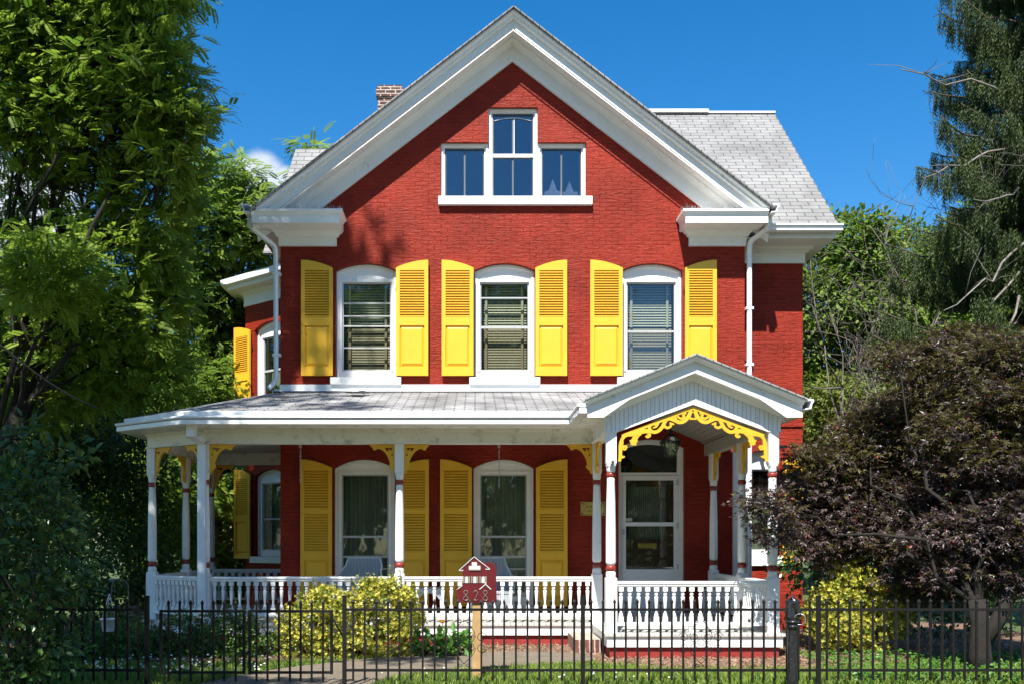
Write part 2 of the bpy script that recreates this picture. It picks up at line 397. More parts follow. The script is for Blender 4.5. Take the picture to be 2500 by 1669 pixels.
M = {}
M['brick'] = painted_brick()
M['white'] = weathered_paint("white_paint", (0.80, 0.80, 0.78), (0.40, 0.38, 0.33), amt=0.45, thr=0.62, scale=6, zs=.6)
M['peel'] = weathered_paint("peeling_white_paint", (0.76, 0.76, 0.74), (0.25, 0.24, 0.22), amt=0.75, zs=1.6, thr=0.60, scale=9)
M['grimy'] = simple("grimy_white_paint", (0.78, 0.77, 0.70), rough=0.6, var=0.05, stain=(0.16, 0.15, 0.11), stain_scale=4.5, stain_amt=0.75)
M['gutter'] = simple("white_aluminium", (0.78, 0.79, 0.80), rough=0.32, var=0.04, spec=0.6)
M['yellow'] = weathered_paint("yellow_paint", (0.74, 0.405, 0.020), (0.42, 0.22, 0.02), amt=0.5, zs=2.5, thr=0.655, scale=5)
M['ring'] = simple("oxide_red_paint", (0.26, 0.032, 0.022), rough=0.35, var=0.1)
M['redfound'] = simple("red_masonry_paint", (0.25, 0.022, 0.016), rough=0.7, var=0.2, bump=0.4, bscale=18)
M['deck'] = boards("grey_deck_boards", (0.52, 0.52, 0.48), (1, 0, 0), pitch=0.083, gap=0.004, dirt=0.4)
M['bead'] = boards("beaded_boards", (0.80, 0.81, 0.82), (1, 0, 0), pitch=0.055, gap=0.0045, dirt=0.28)
M['ceil'] = boards("porch_ceiling_boards", (0.40, 0.37, 0.32), (0, 1, 0), pitch=0.09, gap=0.004, dirt=0.2)
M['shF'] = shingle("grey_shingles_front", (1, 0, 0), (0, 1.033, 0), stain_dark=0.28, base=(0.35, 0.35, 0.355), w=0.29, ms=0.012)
M['shW'] = shingle("pale_shingles_wing", (1, 0, 0), (0, 1.388, 0), stain_dark=-0.06, base=(0.255, 0.252, 0.245), w=0.30, h=0.135, ms=0.009)
M['shS'] = shingle("grey_shingles_side", (0, 1, 0), (1.26, 0, 0), stain_dark=0.1, base=(0.36, 0.36, 0.36))
M['glass'] = glassmat("window_glass", tint=(0.82, 0.85, 0.80), refl=0.062)
M['glass_sky'] = glassmat("attic_window_glass", tint=(0.6, 0.65, 0.7), refl=0.21, wav=0.2, refl_tint=(0.46, 0.54, 0.60))
M['blind'] = simple("ivory_blind", (0.50, 0.48, 0.42), rough=0.6, var=0.03)
M['blindlow'] = simple("tan_blind", (0.30, 0.24, 0.18), rough=0.6, var=0.03)
M['curtain'] = simple("sheer_curtain", (0.24, 0.26, 0.235), rough=0.9, var=0.15, scale=3)
M['dark'] = simple("unlit_room_black", (0.02, 0.02, 0.02), rough=0.9)
M['sash'] = simple("grey_storm_sash", (0.42, 0.43, 0.43), rough=0.35, var=0.05)
M['putty'] = simple("dark_sash_paint", (0.10, 0.11, 0.12), rough=0.5)
M['black'] = simple("black_iron", (0.012, 0.012, 0.014), rough=0.27, var=0.25, scale=20, spec=0.6, stain=(0.16, 0.16, 0.15), stain_scale=40, stain_amt=0.25)
M['fence'] = simple("black_fence_paint", (0.009, 0.0085, 0.0085), rough=0.6, var=0.2, scale=12, spec=0.2)
M['steel'] = simple("galvanised_steel", (0.55, 0.55, 0.55), rough=0.35, metal=0.8)
M['brass'] = simple("brass", (0.62, 0.45, 0.13), rough=0.35, metal=0.85, var=0.15)
M['brassdark'] = simple("dark_engraving", (0.07, 0.045, 0.02), rough=0.6)
M['door'] = simple("brown_door", (0.085, 0.035, 0.02), rough=0.4, var=0.15)
M['chimney'] = raw_brick("weathered_chimney_brick", (0.17, 0.045, 0.03), (0.065, 0.028, 0.024), (0.42, 0.38, 0.32))
M['step'] = raw_brick("brick_step", (0.20, 0.065, 0.045), (0.12, 0.045, 0.035), (0.40, 0.34, 0.27), bw=0.066, rh=0.19, ms=0.010)
M['wicker'] = simple("white_wicker", (0.62, 0.66, 0.70), rough=0.6, var=0.1)
M['signred'] = simple("sign_red_paint", (0.105, 0.008, 0.011), rough=0.4, var=0.12)
M['signwhite'] = simple("sign_white_paint", (0.50, 0.50, 0.49), rough=0.45, var=0.05)
M['silver'] = simple("brushed_nickel", (0.27, 0.25, 0.21), rough=0.35, metal=0.5)
M['pine'] = simple("raw_pine_post", (0.40, 0.25, 0.105), rough=0.75, var=0.2, scale=9, bump=0.2)
M['bark'] = simple("tree_bark", (0.075, 0.06, 0.045), rough=0.95, var=0.4, scale=8, bump=0.8, bscale=22)
M['darkbark'] = simple("dark_maple_bark", (0.014, 0.011, 0.008), rough=0.95, var=0.4, scale=8, bump=0.6, bscale=25, stain=(0.045, 0.035, 0.025), stain_scale=6, stain_amt=0.4)
M['palebark'] = simple("grey_bark", (0.17, 0.155, 0.135), rough=0.95, var=0.35, scale=8, bump=0.5)
M['soil'] = simple("bark_mulch", (0.17, 0.10, 0.065), rough=1, var=0.45, scale=26, bump=1.0, bscale=60)
M['chip'] = simple("mulch_chips", (0.33, 0.21, 0.14), rough=1, var=0.55, scale=31)
M['path'] = simple("old_concrete_path", (0.15, 0.12, 0.085), rough=0.95, var=0.2, scale=5, bump=0.5, bscale=30, stain=(0.12, 0.10, 0.08), stain_scale=2.5, stain_amt=0.5)
M['lawn'] = simple("lawn_soil", (0.055, 0.085, 0.022), rough=1, var=0.4, scale=7, bump=0.6)
M['orange'] = simple("orange_plastic", (0.62, 0.09, 0.02), rough=0.4)
M['pot'] = simple("white_plastic_pot", (0.55, 0.56, 0.58), rough=0.4)
M['cable'] = simple("grey_cable", (0.12, 0.11, 0.10), rough=0.6)
M['shed'] = simple("pale_shed_boards", (0.62, 0.60, 0.55), rough=0.7, var=0.06)
M['lantern_glass'] = glassmat("lantern_glass", tint=(0.85, 0.88, 0.75), refl=0.25)
M['petal'] = simple("orange_petals", (0.75, 0.24, 0.01), rough=0.6)
M['clover'] = simple("white_clover", (0.72, 0.72, 0.68), rough=0.8)
M['screen'] = simple("window_lace", (0.75, 0.77, 0.78), rough=0.9)

# position of a photo pixel on the plane at depth Y
def X_(px, Y): return (px - 1160) / F * Y
def Z_(py, Y): return EYE - (py - 1318) / F * Y
def G_(px, py, z=0.0):
    Y = (EYE - z) * F / (py - 1318); return (X_(px, Y), Y)

YW = 16.10          # main facade
YP = 14.13          # porch posts
YE = 12.58          # entry porch posts
YG = 16.60          # right wing wall
XL, XR = -3.15, 4.36
XA = 0.60
DECK = 0.307
BEAM = 2.836
# ================================================================== HOUSE
house = empty("brick_house", (0.6, 16.1, 0), "red painted brick house with yellow shutters and a white wraparound porch", "house")

def rect(x0, x1, z0, z1): return [(x0, z0), (x1, z0), (x1, z1), (x0, z1)]
def xw(px): return X_(px, YW)
def zw(py): return Z_(py, YW)

UP = [893.5, 1232.0, 1592.2]; LOW = [890.0, 1229.5]
holes = []
for c in UP: holes.append(arch(xw(c) - .49, xw(c) + .49, 4.10, zw(660), zw(642.5)))
for c in LOW: holes.append(arch(xw(c) - .49, xw(c) + .49, .40, zw(1141.6), zw(1120)))
DX0, DX1 = xw(1510), xw(1671.6)
holes.append(arch(DX0, DX1, .30, zw(1091), zw(1070)))
gx = [xw(p) for p in (1076, 1192.5, 1313, 1430.7)]; gz = [zw(481.6), zw(347.5), zw(262.4)]
holes.append([(gx[0], gz[0]), (gx[3], gz[0]), (gx[3], gz[1]), (gx[2], gz[1]), (gx[2], gz[2]), (gx[1], gz[2]), (gx[1], gz[1]), (gx[0], gz[1])])
zr = 6.55
mb = MB().plate([(XL, 0), (XR, 0), (XR, zr), (XA, 9.42), (XL, zr)], holes, YW, YW + .30)
mb.build("front_wall", M['brick'], house)
mb = MB(); mb.box(XL, XL + .3, YW + .302, 24, 0, 6.5); mb.box(XR - .3, XR, YW + .302, 24, 0, 6.5); mb.box(XL, XR, 24, 24.3, 0, 6.5)
mb.build("side_wall", M['brick'], house)
# wing to the right, with its window hole
wx = lambda px: X_(px, YG)
wz = lambda py: Z_(py, YG)
WX1 = wx(1960)
mb = MB().plate(rect(XR + .002, WX1, .26, 6.4), [arch(4.52, 5.06, 1.22, 2.86, 2.97)], YG, YG + .28)
mb.box(WX1 - .28, WX1, YG + .281, 23, .26, 6.4)
mb.box(XR, WX1 + .06, YG - .05, 23, 0, .235); mb.box(XR, WX1 + .03, YG - .028, 23, .236, .262)
mb.build("wing_wall", M['brick'], house)
MB().box(XR + .002, WX1 + .02, YG - .025, YG - .001, wz(1041), wz(1034)).build("string_course", M['brick'], house)
# near-black sheets behind the glass, their colour painted as the shade of unlit rooms
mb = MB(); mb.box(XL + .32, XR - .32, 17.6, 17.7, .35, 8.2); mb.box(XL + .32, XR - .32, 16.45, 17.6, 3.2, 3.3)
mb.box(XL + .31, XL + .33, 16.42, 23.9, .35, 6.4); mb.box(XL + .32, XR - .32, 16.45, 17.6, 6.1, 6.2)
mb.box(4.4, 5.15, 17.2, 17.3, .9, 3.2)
mb.build("unlit_room_sheet", M['dark'], house)

I4 = Matrix.Identity(4)
def at_wall(x, y, ang=0.0): return Matrix.Translation((x, y, 0)) @ Matrix.Rotation(ang, 4, 'Z')

def arched_window(xc, zb, zs, zt, gw, gz0, gz1, xf, kind, w=.98, bars=(), low_sill=None, rec=.115, head=True, label=None):
    """frame face sits rec behind the wall face (local y=0)"""
    x0, x1 = xc - w / 2 + .004, xc + w / 2 - .004
    f = MB().plate(arch(x0, x1, zb, zs - .004, zt - .004), [rect(xc - gw / 2, xc + gw / 2, gz0, gz1)], rec, rec + .06)
    # moulded edge round the frame
    o = arch(x0 + .001, x1 - .001, zb, zs - .005, zt - .005); i = arch(x0 + .045, x1 - .045, zb + .001, zs - .018, zt - .05)
    f.plate(o, [i], rec - .035, rec - .001)
    f.box(xc - gw / 2 - .045, xc + gw / 2 + .045, rec - .02, rec - .001, gz1 + .004, gz1 + .05)
    f.box(xc - gw / 2 - .045, xc - gw / 2 - .004, rec - .02, rec - .001, gz0, gz1 + .003)
    f.box(xc + gw / 2 + .004, xc + gw / 2 + .045, rec - .02, rec - .001, gz0, gz1 + .003)
    fr = f.build("window", M['white'], house, xf=xf)
    if label: fr["label"] = label
    s = MB(); g0, g1 = xc - gw / 2, xc + gw / 2; t = .022
    s.plate(rect(g0, g1, gz0, gz1), [rect(g0 + t, g1 - t, gz0 + t, gz1 - t)], rec + .012, rec + .04)
    for (z, h) in bars: s.box(g0 + t, g1 - t, rec + .008, rec + .038, z - h / 2, z + h / 2)
    s.build("sash", M['sash'], fr, xf=xf)
    MB().box(g0 + t, g1 - t, rec + .042, rec + .046, gz0 + t, gz1 - t).build("pane", M['glass'], fr, xf=xf)
    if low_sill:
        (sx, z0, z1, out) = low_sill
        mb_ = MB().box(xc - sx / 2, xc + sx / 2, -out, rec + .02, z0, z1); mb_.build("sill", M['white'], fr, xf=xf)
    gm = (gz0 + gz1) / 2
    if kind == 'blind':
        b = MB(); n = int((gz1 - gm) / .043)
        for k in range(n):
            z = gz1 - .03 - k * .043
            b.add([(g0 + .03, rec + .19, z), (g1 - .03, rec + .19, z), (g1 - .03, rec + .212, z + .036), (g0 + .03, rec + .212, z + .036)], [(0, 1, 2, 3)])
        for q in (.13, .87): b.box(g0 + gw * q - .02, g0 + gw * q + .02, rec + .155, rec + .16, gm + .02, gz1 - .02)
        b.build("blind", M['blind'], fr, xf=xf, recalc=False)
        b = MB(); n = int((gm - gz0) / .043)
        for k in range(n):
            z = gm - .03 - k * .043
            b.add([(g0 + .03, rec + .19, z), (g1 - .03, rec + .19, z), (g1 - .03, rec + .205, z + .040), (g0 + .03, rec + .205, z + .040)], [(0, 1, 2, 3)])
        for q in (.13, .87): b.box(g0 + gw * q - .02, g0 + gw * q + .02, rec + .155, rec + .16, gz0 + .02, gm - .02)
        b.build("blind", M['blindlow'], fr, xf=xf, recalc=False)
    else:
        c = MB(); n = 36; xs = [g0 + (g1 - g0) * k / n for k in range(n + 1)]
        z0_, z1_ = (gz0, gz1) if kind == 'curtain' else (gz0, gm)
        V = []
        for k, x in enumerate(xs):
            y = rec + .22 + .022 * math.sin(k * 1.9 + xc * 3) + .012 * math.sin(k * .7)
            V += [(x, y, z0_), (x, y, z1_)]
        c.add(V, [(2 * k, 2 * k + 2, 2 * k + 3, 2 * k + 1) for k in range(n)], True)
        c.build("curtain", M['curtain'], fr, xf=xf, recalc=False)
    return fr

for i, c in enumerate(UP):
    bars = ((zw(805), .03),) if i != 1 else ((zw(795), .04), (zw(723), .022))
    if i == 0: bars = ((zw(792), .022), (zw(736), .016), (zw(767.5), .016), (zw(845), .018))
    arched_window(xw(c), 4.10, zw(660), zw(642.5), .80, zw(902), zw(685.5), at_wall(0, YW), 'blind', bars=bars, low_sill=(1.14, 3.985, 4.098, .07),
                  label="upper window with %s" % ("dark glass and four storm bars" if i == 0 else ("pale green lit blinds" if i == 1 else "blue sky reflected in its top sash")))
for i, c in enumerate(LOW):
    arched_window(xw(c), .40, zw(1141.6), zw(1120), .765, zw(1456), zw(1156), at_wall(0, YW), 'curtain', bars=((zw(1309), .035), (zw(1388), .02), (zw(1358), .03)),
                  low_sill=(1.1, .312, .398, .05), rec=.09)
MB().box(X_(1269, YW), X_(1283, YW), YW + .085, YW + .089, Z_(1453, YW), Z_(1445, YW)).build("alarm_sticker", M['signwhite'], house)

# ---- attic window group
att = MB(); t = .034
for (x0, x1, z1) in ((gx[0], gx[1], gz[1]), (gx[1], gx[2], gz[2]), (gx[2], gx[3], gz[1])):
    for (d, y) in ((.004, .055), (.030, .085)):
        att.plate(rect(x0 + d, x1 - d, gz[0], z1 - d), [rect(x0 + d + t, x1 - d - t, gz[0] + .02, z1 - d - t)], YW + y, YW + y + .029)
aw = att.build("attic_window", M['white'], house)
MB().box(xw(1070.6), xw(1445), YW - .085, YW + .1, zw(503), zw(483)).build("sill", M['white'], aw)
sx = MB(); gl = MB(); put = MB()
for (x0, x1, z1, two) in ((gx[0], gx[1], gz[1], 0), (gx[1], gx[2], gz[2], 1), (gx[2], gx[3], gz[1], 0)):
    a, b_ = x0 + .068, x1 - .068; zt_ = z1 - .068; zb_ = gz[0] + .022
    gl.box(a, b_, YW + .125, YW + .129, zb_, zt_)
    sx.plate(rect(a, b_, zb_, zt_), [rect(a + .018, b_ - .018, zb_ + .018, zt_ - .018)], YW + .10, YW + .124)
    xm = (a + b_) / 2
    MB().box(xm - .013, xm + .013, YW + .112, YW + .124, zb_ + .02, zt_ - .02).build("glazing_bar", M['putty'], aw)
    if two:
        zm = zw(374.3); att2 = MB().box(a, b_, YW + .085, YW + .123, zm - .035, zm + .02); att2.build("meeting_rail", M['white'], aw)
    pts = arch(a + .03, b_ - .03, zb_ + .03, zt_ - .11, zt_ - .06, 10)[2:]
    if two: MB().tube([(p[0], YW + .110, p[1]) for p in pts], .006, 4).build("head_moulding", M['white'], aw)
MB().box((gx[1] + gx[2]) / 2 + .014, (gx[1] + gx[2]) / 2 + .026, YW + .108, YW + .123, zw(374) + .03, gz[2] - .125).build("glazing_bar", M['white'], aw)
sx.build("sash", M['putty'], aw); gl.build("pane", M['glass_sky'], aw)
lc = MB()
for (cx, hh) in ((xw(1352), .32), (xw(1393), .28)):
    for sgn in (-1, 1):
        lc.add([(cx, YW + .2, gz[0] + hh + .05), (cx + sgn * .07, YW + .2, gz[0] + hh * .55), (cx + sgn * .13, YW + .2, gz[0] + .16), (cx + sgn * .16, YW + .2, gz[0] + .02), (cx, YW + .2, gz[0] + .02)], [(0, 1, 2, 3, 4)])
lc.build("lace_curtain", M['screen'], aw, recalc=False)

# ---- shutters (hung on hooks a little clear of the wall)
def shutter(x0, x1, z0, zs, zt, high, panels, louv, xf, pitch=.0415, parent=None, label=None):
    """high: which side of the head is the taller one (-1 left, 1 right)"""
    w = x1 - x0; y0, y1 = -.085, -.045
    n = 8; top = []
    for k in range(n + 1):
        u = k / n                                     # from the low side (0) to the high side (1)
        zz = zs + (zt - zs) * math.sin(u * math.pi / 2) ** .9 if u > 0 else zs
        top.append((x0 + u * w if high > 0 else x1 - u * w, zz))
    if high > 0: outer = [(x0, z0), (x1, z0)] + top[::-1]
    else: outer = [(x0, z0), (x1, z0)] + top
    st = .062; hs_ = [rect(x0 + st, x1 - st, a, b_) for (a, b_) in louv] + [rect(x0 + st, x1 - st, a, b_) for (a, b_) in panels]
    m_ = MB().plate(outer, hs_, y0, y1)
    for (a, b_) in louv:
        k = 0; z = a + .006
        while z < b_ - .02:
            m_.add([(x0 + st, y0 + .004, z), (x1 - st, y0 + .004, z), (x1 - st, y1 - .004, z + pitch * .86), (x0 + st, y1 - .004, z + pitch * .86),
                    (x0 + st, y0 + .010, z + .007), (x1 - st, y0 + .010, z + .007)], [(0, 1, 2, 3)])
            m_.box(x0 + st, x1 - st, y0 + .003, y0 + .012, z, z + pitch * .42)
            z += pitch
        m_.box(x0 + st + .001, x1 - st - .001, y1 - .003, y1 - .001, a, b_)
    for (a, b_) in panels:
        xa_, xb_ = x0 + st, x1 - st; e = .045
        m_.box(xa_, xb_, y1 - .012, y1 - .002, a, b_)
        yb, yf = y1 - .012, y0 + .006; g_ = .012
        V = [(xa_ + g_, yb, a + g_), (xb_ - g_, yb, a + g_), (xb_ - g_, yb, b_ - g_), (xa_ + g_, yb, b_ - g_),
             (xa_ + e, yf, a + e + .01), (xb_ - e, yf, a + e + .01), (xb_ - e, yf, b_ - e - .01), (xa_ + e, yf, b_ - e - .01)]
        m_.add(V, [(0, 1, 5, 4), (1, 2, 6, 5), (2, 3, 7, 6), (3, 0, 4, 7), (4, 5, 6, 7)])
    o_ = m_.build("shutter", M['yellow'], parent or house, xf=xf, recalc=False)
    hp = MB(); hx = x0 + .01 if high > 0 else x1 - .01
    for z in (z0 + .2, z0 + (zs - z0) * .8): hp.box(hx - .02, hx + .02, -.044, .02, z - .03, z + .03)
    hp.build("hinge", M['black'], o_, xf=xf)
    return o_

WF = at_wall(0, YW)
zu = lambda py: zw(py)
for (a, b_, hi) in ((737, 814, -1), (967.6, 1046, 1), (1078.7, 1156, -1), (1306.6, 1383.5, 1), (1440, 1518.5, -1), (1670.5, 1747, 1)):
    shutter(xw(a), xw(b_), zu(918), zu(657), zu(638), hi, [(zu(897), zu(797))], [(zu(776.5), zu(663.5))], WF)
for (a, b_, hi) in ((735.5, 812, -1), (971, 1047.5, 1), (1075, 1152, -1), (1308, 1384.5, 1)):
    shutter(xw(a), xw(b_), zu(1478), zu(1141.6), zu(1121), hi, [(zu(1460), zu(1364))], [(zu(1241.5), zu(1148)), (zu(1346.5), zu(1253))], WF, pitch=.0435)
# wing window
wf = arched_window(4.79, 1.22, 2.86, 2.965, .36, 1.30, 2.66, at_wall(0, YG), 'half', w=.54, bars=((2.0, .05),), low_sill=(.66, 1.05, 1.215, .06))
shutter(wx(1908), wx(1962), 1.1, 2.80, 2.885, 1, [(1.2, 1.95)], [(2.05, 2.72)], at_wall(0, YG))

# ---- front door
dr = MB(); rec = .12
fx0, fx1 = DX0 + .004, DX1 - .004
d0, d1 = xw(1521), xw(1661)
dr.plate(arch(fx0, fx1, .45, zw(1091) - .004, zw(1070) - .004), [rect(d0, d1, .451, zw(1157)), arch(xw(1518.5), xw(1657), zw(1151), zw(1096), zw(1082))], YW + rec, YW + rec + .06)
dr.plate(arch(fx0, fx1, .451, zw(1091) - .005, zw(1070) - .005), [arch(fx0 + .045, fx1 - .045, .46, zw(1093), zw(1077))], YW + rec - .03, YW + rec - .001)
fr = dr.build("door_frame", M['white'], house)
MB().box(xw(1516), xw(1660), YW + rec + .04, YW + rec + .044, zw(1153), zw(1078)).build("transom_pane", M['glass'], fr)
MB().box(DX0 + .01, DX1 - .01, YW - .03, YW + .2, .31, .449).build("threshold", M['white'], fr)
sd = MB().plate(rect(d0 + .004, d1 - .004, .455, zw(1158)), [rect(xw(1530.6), xw(1648.4), zw(1273.5), zw(1170)), rect(xw(1530.6), xw(1648.4), zw(1389), zw(1283))], YW + rec - .012, YW + rec + .02)
sd.box(xw(1536), xw(1643), YW + rec - .02, YW + rec - .0125, zw(1466), zw(1396))
door = sd.build("storm_door", M['gutter'], house)
MB().box(xw(1530), xw(1649), YW + rec + .021, YW + rec + .025, zw(1390), zw(1169)).build("pane", M['glass'], door)
hd = MB().box(xw(1522.5), xw(1527), YW + rec - .03, YW + rec - .013, zw(1304), zw(1290)); hd.tube([(xw(1525), YW + rec - .06, zw(1300)), (xw(1525), YW + rec - .06, zw(1292))], .012, 8)
hd.build("handle", M['steel'], door)
hg = MB()
for py in (1175, 1281, 1382): hg.box(xw(1655), xw(1660), YW + rec - .02, YW + rec - .0125, zw(py + 7), zw(py - 7))
hg.build("hinge", M['steel'], door)
MB().box(xw(1532), xw(1547), YW + rec + .018, YW + rec + .0205, zw(1271), zw(1263.5)).build("alarm_sticker", M['signwhite'], door)
idr = MB().plate(rect(d0, d1, .455, zw(1158)), [rect(xw(1539), xw(1634), zw(1315), zw(1184))], YW + .24, YW + .28)
idr.box(xw(1545), xw(1640), YW + .232, YW + .239, zw(1384), zw(1330))
inner = idr.build("inner_door", M['door'], house)
MB().box(xw(1563), xw(1609), YW + .218, YW + .231, zw(1337), zw(1325)).box(xw(1567), xw(1606), YW + .212, YW + .217, zw(1333.5), zw(1328.5)).build("mail_slot", M['brass'], inner)
c = MB(); V = []; n = 40
for k in range(n + 1):
    x = xw(1539) + (xw(1634) - xw(1539)) * k / n; y = YW + .30 + .012 * (k % 2); V += [(x, y, zw(1315)), (x, y, zw(1184))]
c.add(V, [(2 * k, 2 * k + 2, 2 * k + 3, 2 * k + 1) for k in range(n)]); c.build("curtain", M['curtain'], inner, recalc=False)

# ---- gable trim
rake = [(15.555, 9.765), (15.555, 9.735), (15.60, 9.70), (15.60, 9.665), (15.67, 9.655), (15.67, 9.525), (15.70, 9.525), (15.70, 9.765)]
xl_r, xr_r = X_(612, 15.55), X_(1880, 15.55)
MB().chevron(rake, XA, xl_r, xr_r, .77).build("rake_board", M['white'], house)
MB().chevron([(15.701, 9.56), (15.701, 9.545), (16.00, 9.545), (16.00, 9.56)], XA, xl_r, xr_r, .77).build("soffit", M['white'], house)
MB().chevron([(15.96, 9.543), (15.965, 9.515), (15.99, 9.50), (16.02, 9.455), (16.03, 9.42), (16.048, 9.42), (16.048, 9.543)], XA, XL - .35, XR + .35, .77).build("bed_moulding", M['white'], house)
MB().chevron([(16.05, 9.56), (16.05, 9.19), (16.098, 9.19), (16.098, 9.56)], XA, XL - .02, XR + .02, .77).build("frieze_board", M['white'], house)
MB().box(XA - .008, XA + .008, 15.66, 15.699, 9.53, 9.66).build("apex_joint", M['white'], house)
def cornice_return(fx0, fx1, cx0, cx1, inner_side):
    m_ = MB(); zt, zf = 6.646, 6.44
    # crown and fascia swept round the inner end of the return
    yF = 15.555
    if inner_side > 0: path = [(cx0, yF), (cx1, yF), (cx1, 16.09)]
    else: path = [(cx0, 16.09), (cx0, yF), (cx1, yF)]
    prof = [(-.10, zt), (.0, zt), (.0, zt - .035), (-.03, zt - .055), (-.045, zt - .085), (-.05, zt - .09), (-.05, zf), (-.10, zf)]
    m_.sweep(path, prof)
    m_.box(cx0 + .06, cx1 - .06, yF + .07, 16.09, zf + .012, zf + .035)
    m_.add([(cx0 + .02, yF + .05, zt - .03), (cx1 - .02, yF + .05, zt - .03), (cx1 - .02, 16.09, zt + .05), (cx0 + .02, 16.09, zt + .05)], [(0, 1, 2, 3)])
    m_.build("cornice_return", M['white'], house)
    k = MB()
    pf = [(-.02, zf + .011), (.10, zf + .011), (.085, zf - .02), (.05, zf - .045), (.03, zf - .085), (0.0, zf - .09), (-.02, zf - .09)]
    p2 = [(fx0, 16.09), (fx0, 16.04), (fx1, 16.04), (fx1, 16.09)]
    k.sweep(p2, pf); k.box(fx0, fx1, 16.045, 16.099, 6.21, zf - .02)
    k.build("frieze_block", M['white'], house)
cornice_return(XL - .02, -2.235, X_(612, 15.55), X_(835, 15.55), 1)
cornice_return(3.45, XR + .01, X_(1668, 15.55), X_(1878, 15.55), -1)
for nm, (a, b_) in (("spikes", (-3.0, -2.08)), ("spikes", (3.25, 4.3))):
    sp = MB(); rng_ = random.Random(3)
    for k in range(115):
        x = a + (b_ - a) * rng_.random(); y = 15.6 + .16 * rng_.random(); ln = .07 + .05 * rng_.random()
        e = (x + rng_.uniform(-.04, .04), y + rng_.uniform(-.05, .04), 6.63 + ln)
        sp.tube([(x, y, 6.62), e], [.003, .0018], 3, cap=False)
    o_ = sp.build("bird_spike_strip", M['steel'], house); o_["kind"] = "stuff"

# ---- roofs
# main gable, its left slope cut back so the cross roofs can rise from it
MB().chevron([(15.50, 9.795), (15.50, 9.772), (23.9, 9.772), (23.9, 9.795)], XA, -3.53, 4.66, .77).build("main_roof", M['shS'], house)
# wing roof
def roof_plane(name, mat, pts, th=.04):
    n = len(pts); V = [Vector(p) for p in pts]; nr = (V[1] - V[0]).cross(V[2] - V[0]).normalized()
    if nr.z < 0: nr = -nr
    B = [v - nr * th for v in V]; m_ = MB(); m_.add(V + B, [tuple(range(n)), tuple(range(n, 2 * n))[::-1]] + [(i, n + i, n + (i + 1) % n, (i + 1) % n) for i in range(n)])
    return m_.build(name, mat, house)
EZ = 6.47
roof_plane("wing_roof", M['shW'], [(4.75, 15.95, EZ), (5.86, 15.95, EZ), (5.86, 19.47, 9.80), (.3, 19.47, 9.80)])
roof_plane("wing_roof", M['shW'], [(5.86, 19.475, 9.80), (5.86, 23, EZ), (.6, 23, EZ), (.6, 19.475, 9.80)])
MB().box(-.4, 4.55, 19.38, 19.55, 9.80, 9.86).box(4.56, 5.86, 19.42, 19.52, 9.80, 9.835).build("ridge_cap", M['gutter'], house)
mb = MB(); mb.add([(WX1, YG + .3, 6.3), (WX1, 22.5, 6.3), (WX1, 19.47, 9.2)], [(0, 1, 2)]); mb.build("wing_gable_wall", M['brick'], house, recalc=False)
mb = MB(); # eaves of the wing
mb.box(4.62, 5.82, 16.03, 16.055, 6.325, 6.44)
mb.box(4.37, 5.80, 16.056, YG, 6.33, 6.345)
mb.sweep([(XR + .02, YG - .03), (WX1 + .03, YG - .03), (WX1 + .03, YG + 1.2)], [(-.02, 6.329), (.12, 6.329), (.10, 6.29), (.05, 6.27), (.03, 6.245), (-.02, 6.245)])
mb.box(XR + .02, WX1 + .03, YG - .03, YG - .002, 6.075, 6.25); mb.box(WX1 + .002, WX1 + .03, YG - .001, 19, 6.075, 6.25)
mb.box(5.45, 5.80, 16.6, 22.6, 6.33, 6.345)
mb.build("eave_trim", M['white'], house)
mb = MB(); mb.sweep([(4.62, 15.94), (5.86, 15.94)], [(0, 6.50), (.115, 6.50), (.125, 6.475), (.10, 6.455), (.09, 6.40), (0, 6.39), (0, 6.41), (.075, 6.415), (.09, 6.48), (0, 6.48)])
mb.build("wing_gutter", M['gutter'], house)
# rear cross roof on the left
roof_plane("rear_roof", M['shW'], [(-4.02, 18.85, 6.9), (-3.0, 18.85, 6.9), (.6, 21.2, 9.79), (-3.82, 21.2, 9.79)])
roof_plane("rear_roof", M['shW'], [(-3.82, 21.205, 9.79), (.6, 21.205, 9.79), (-3.0, 23.6, 6.9), (-3.82, 23.6, 6.9)])
mb = MB(); mb.box(XL - .002, XL + .3, 19.0, 23.6, 6.5, 6.9); mb.add([(XL, 19.2, 6.9), (XL, 23.3, 6.9), (XL, 21.2, 9.3)], [(0, 1, 2)]); mb.build("rear_gable_wall", M['brick'], house, recalc=False)
mb = MB(); mb.chevron([(15.66, 9.5), (15.66, 9.48), (15.67, 9.48), (15.67, 9.5)], XA, -3.4, 4.55, .77)
for s_, xo in ((-1, -3.50), (1, 4.58)):
    xi = XL if s_ < 0 else XR
    mb.box(min(xo, xi), max(xo, xi), 15.68, 18.9, 6.44, 6.46); mb.box(xo - .02, xo + .02, 15.62, 18.9, 6.44, 6.62)
mb.build("eave_trim", M['white'], house)
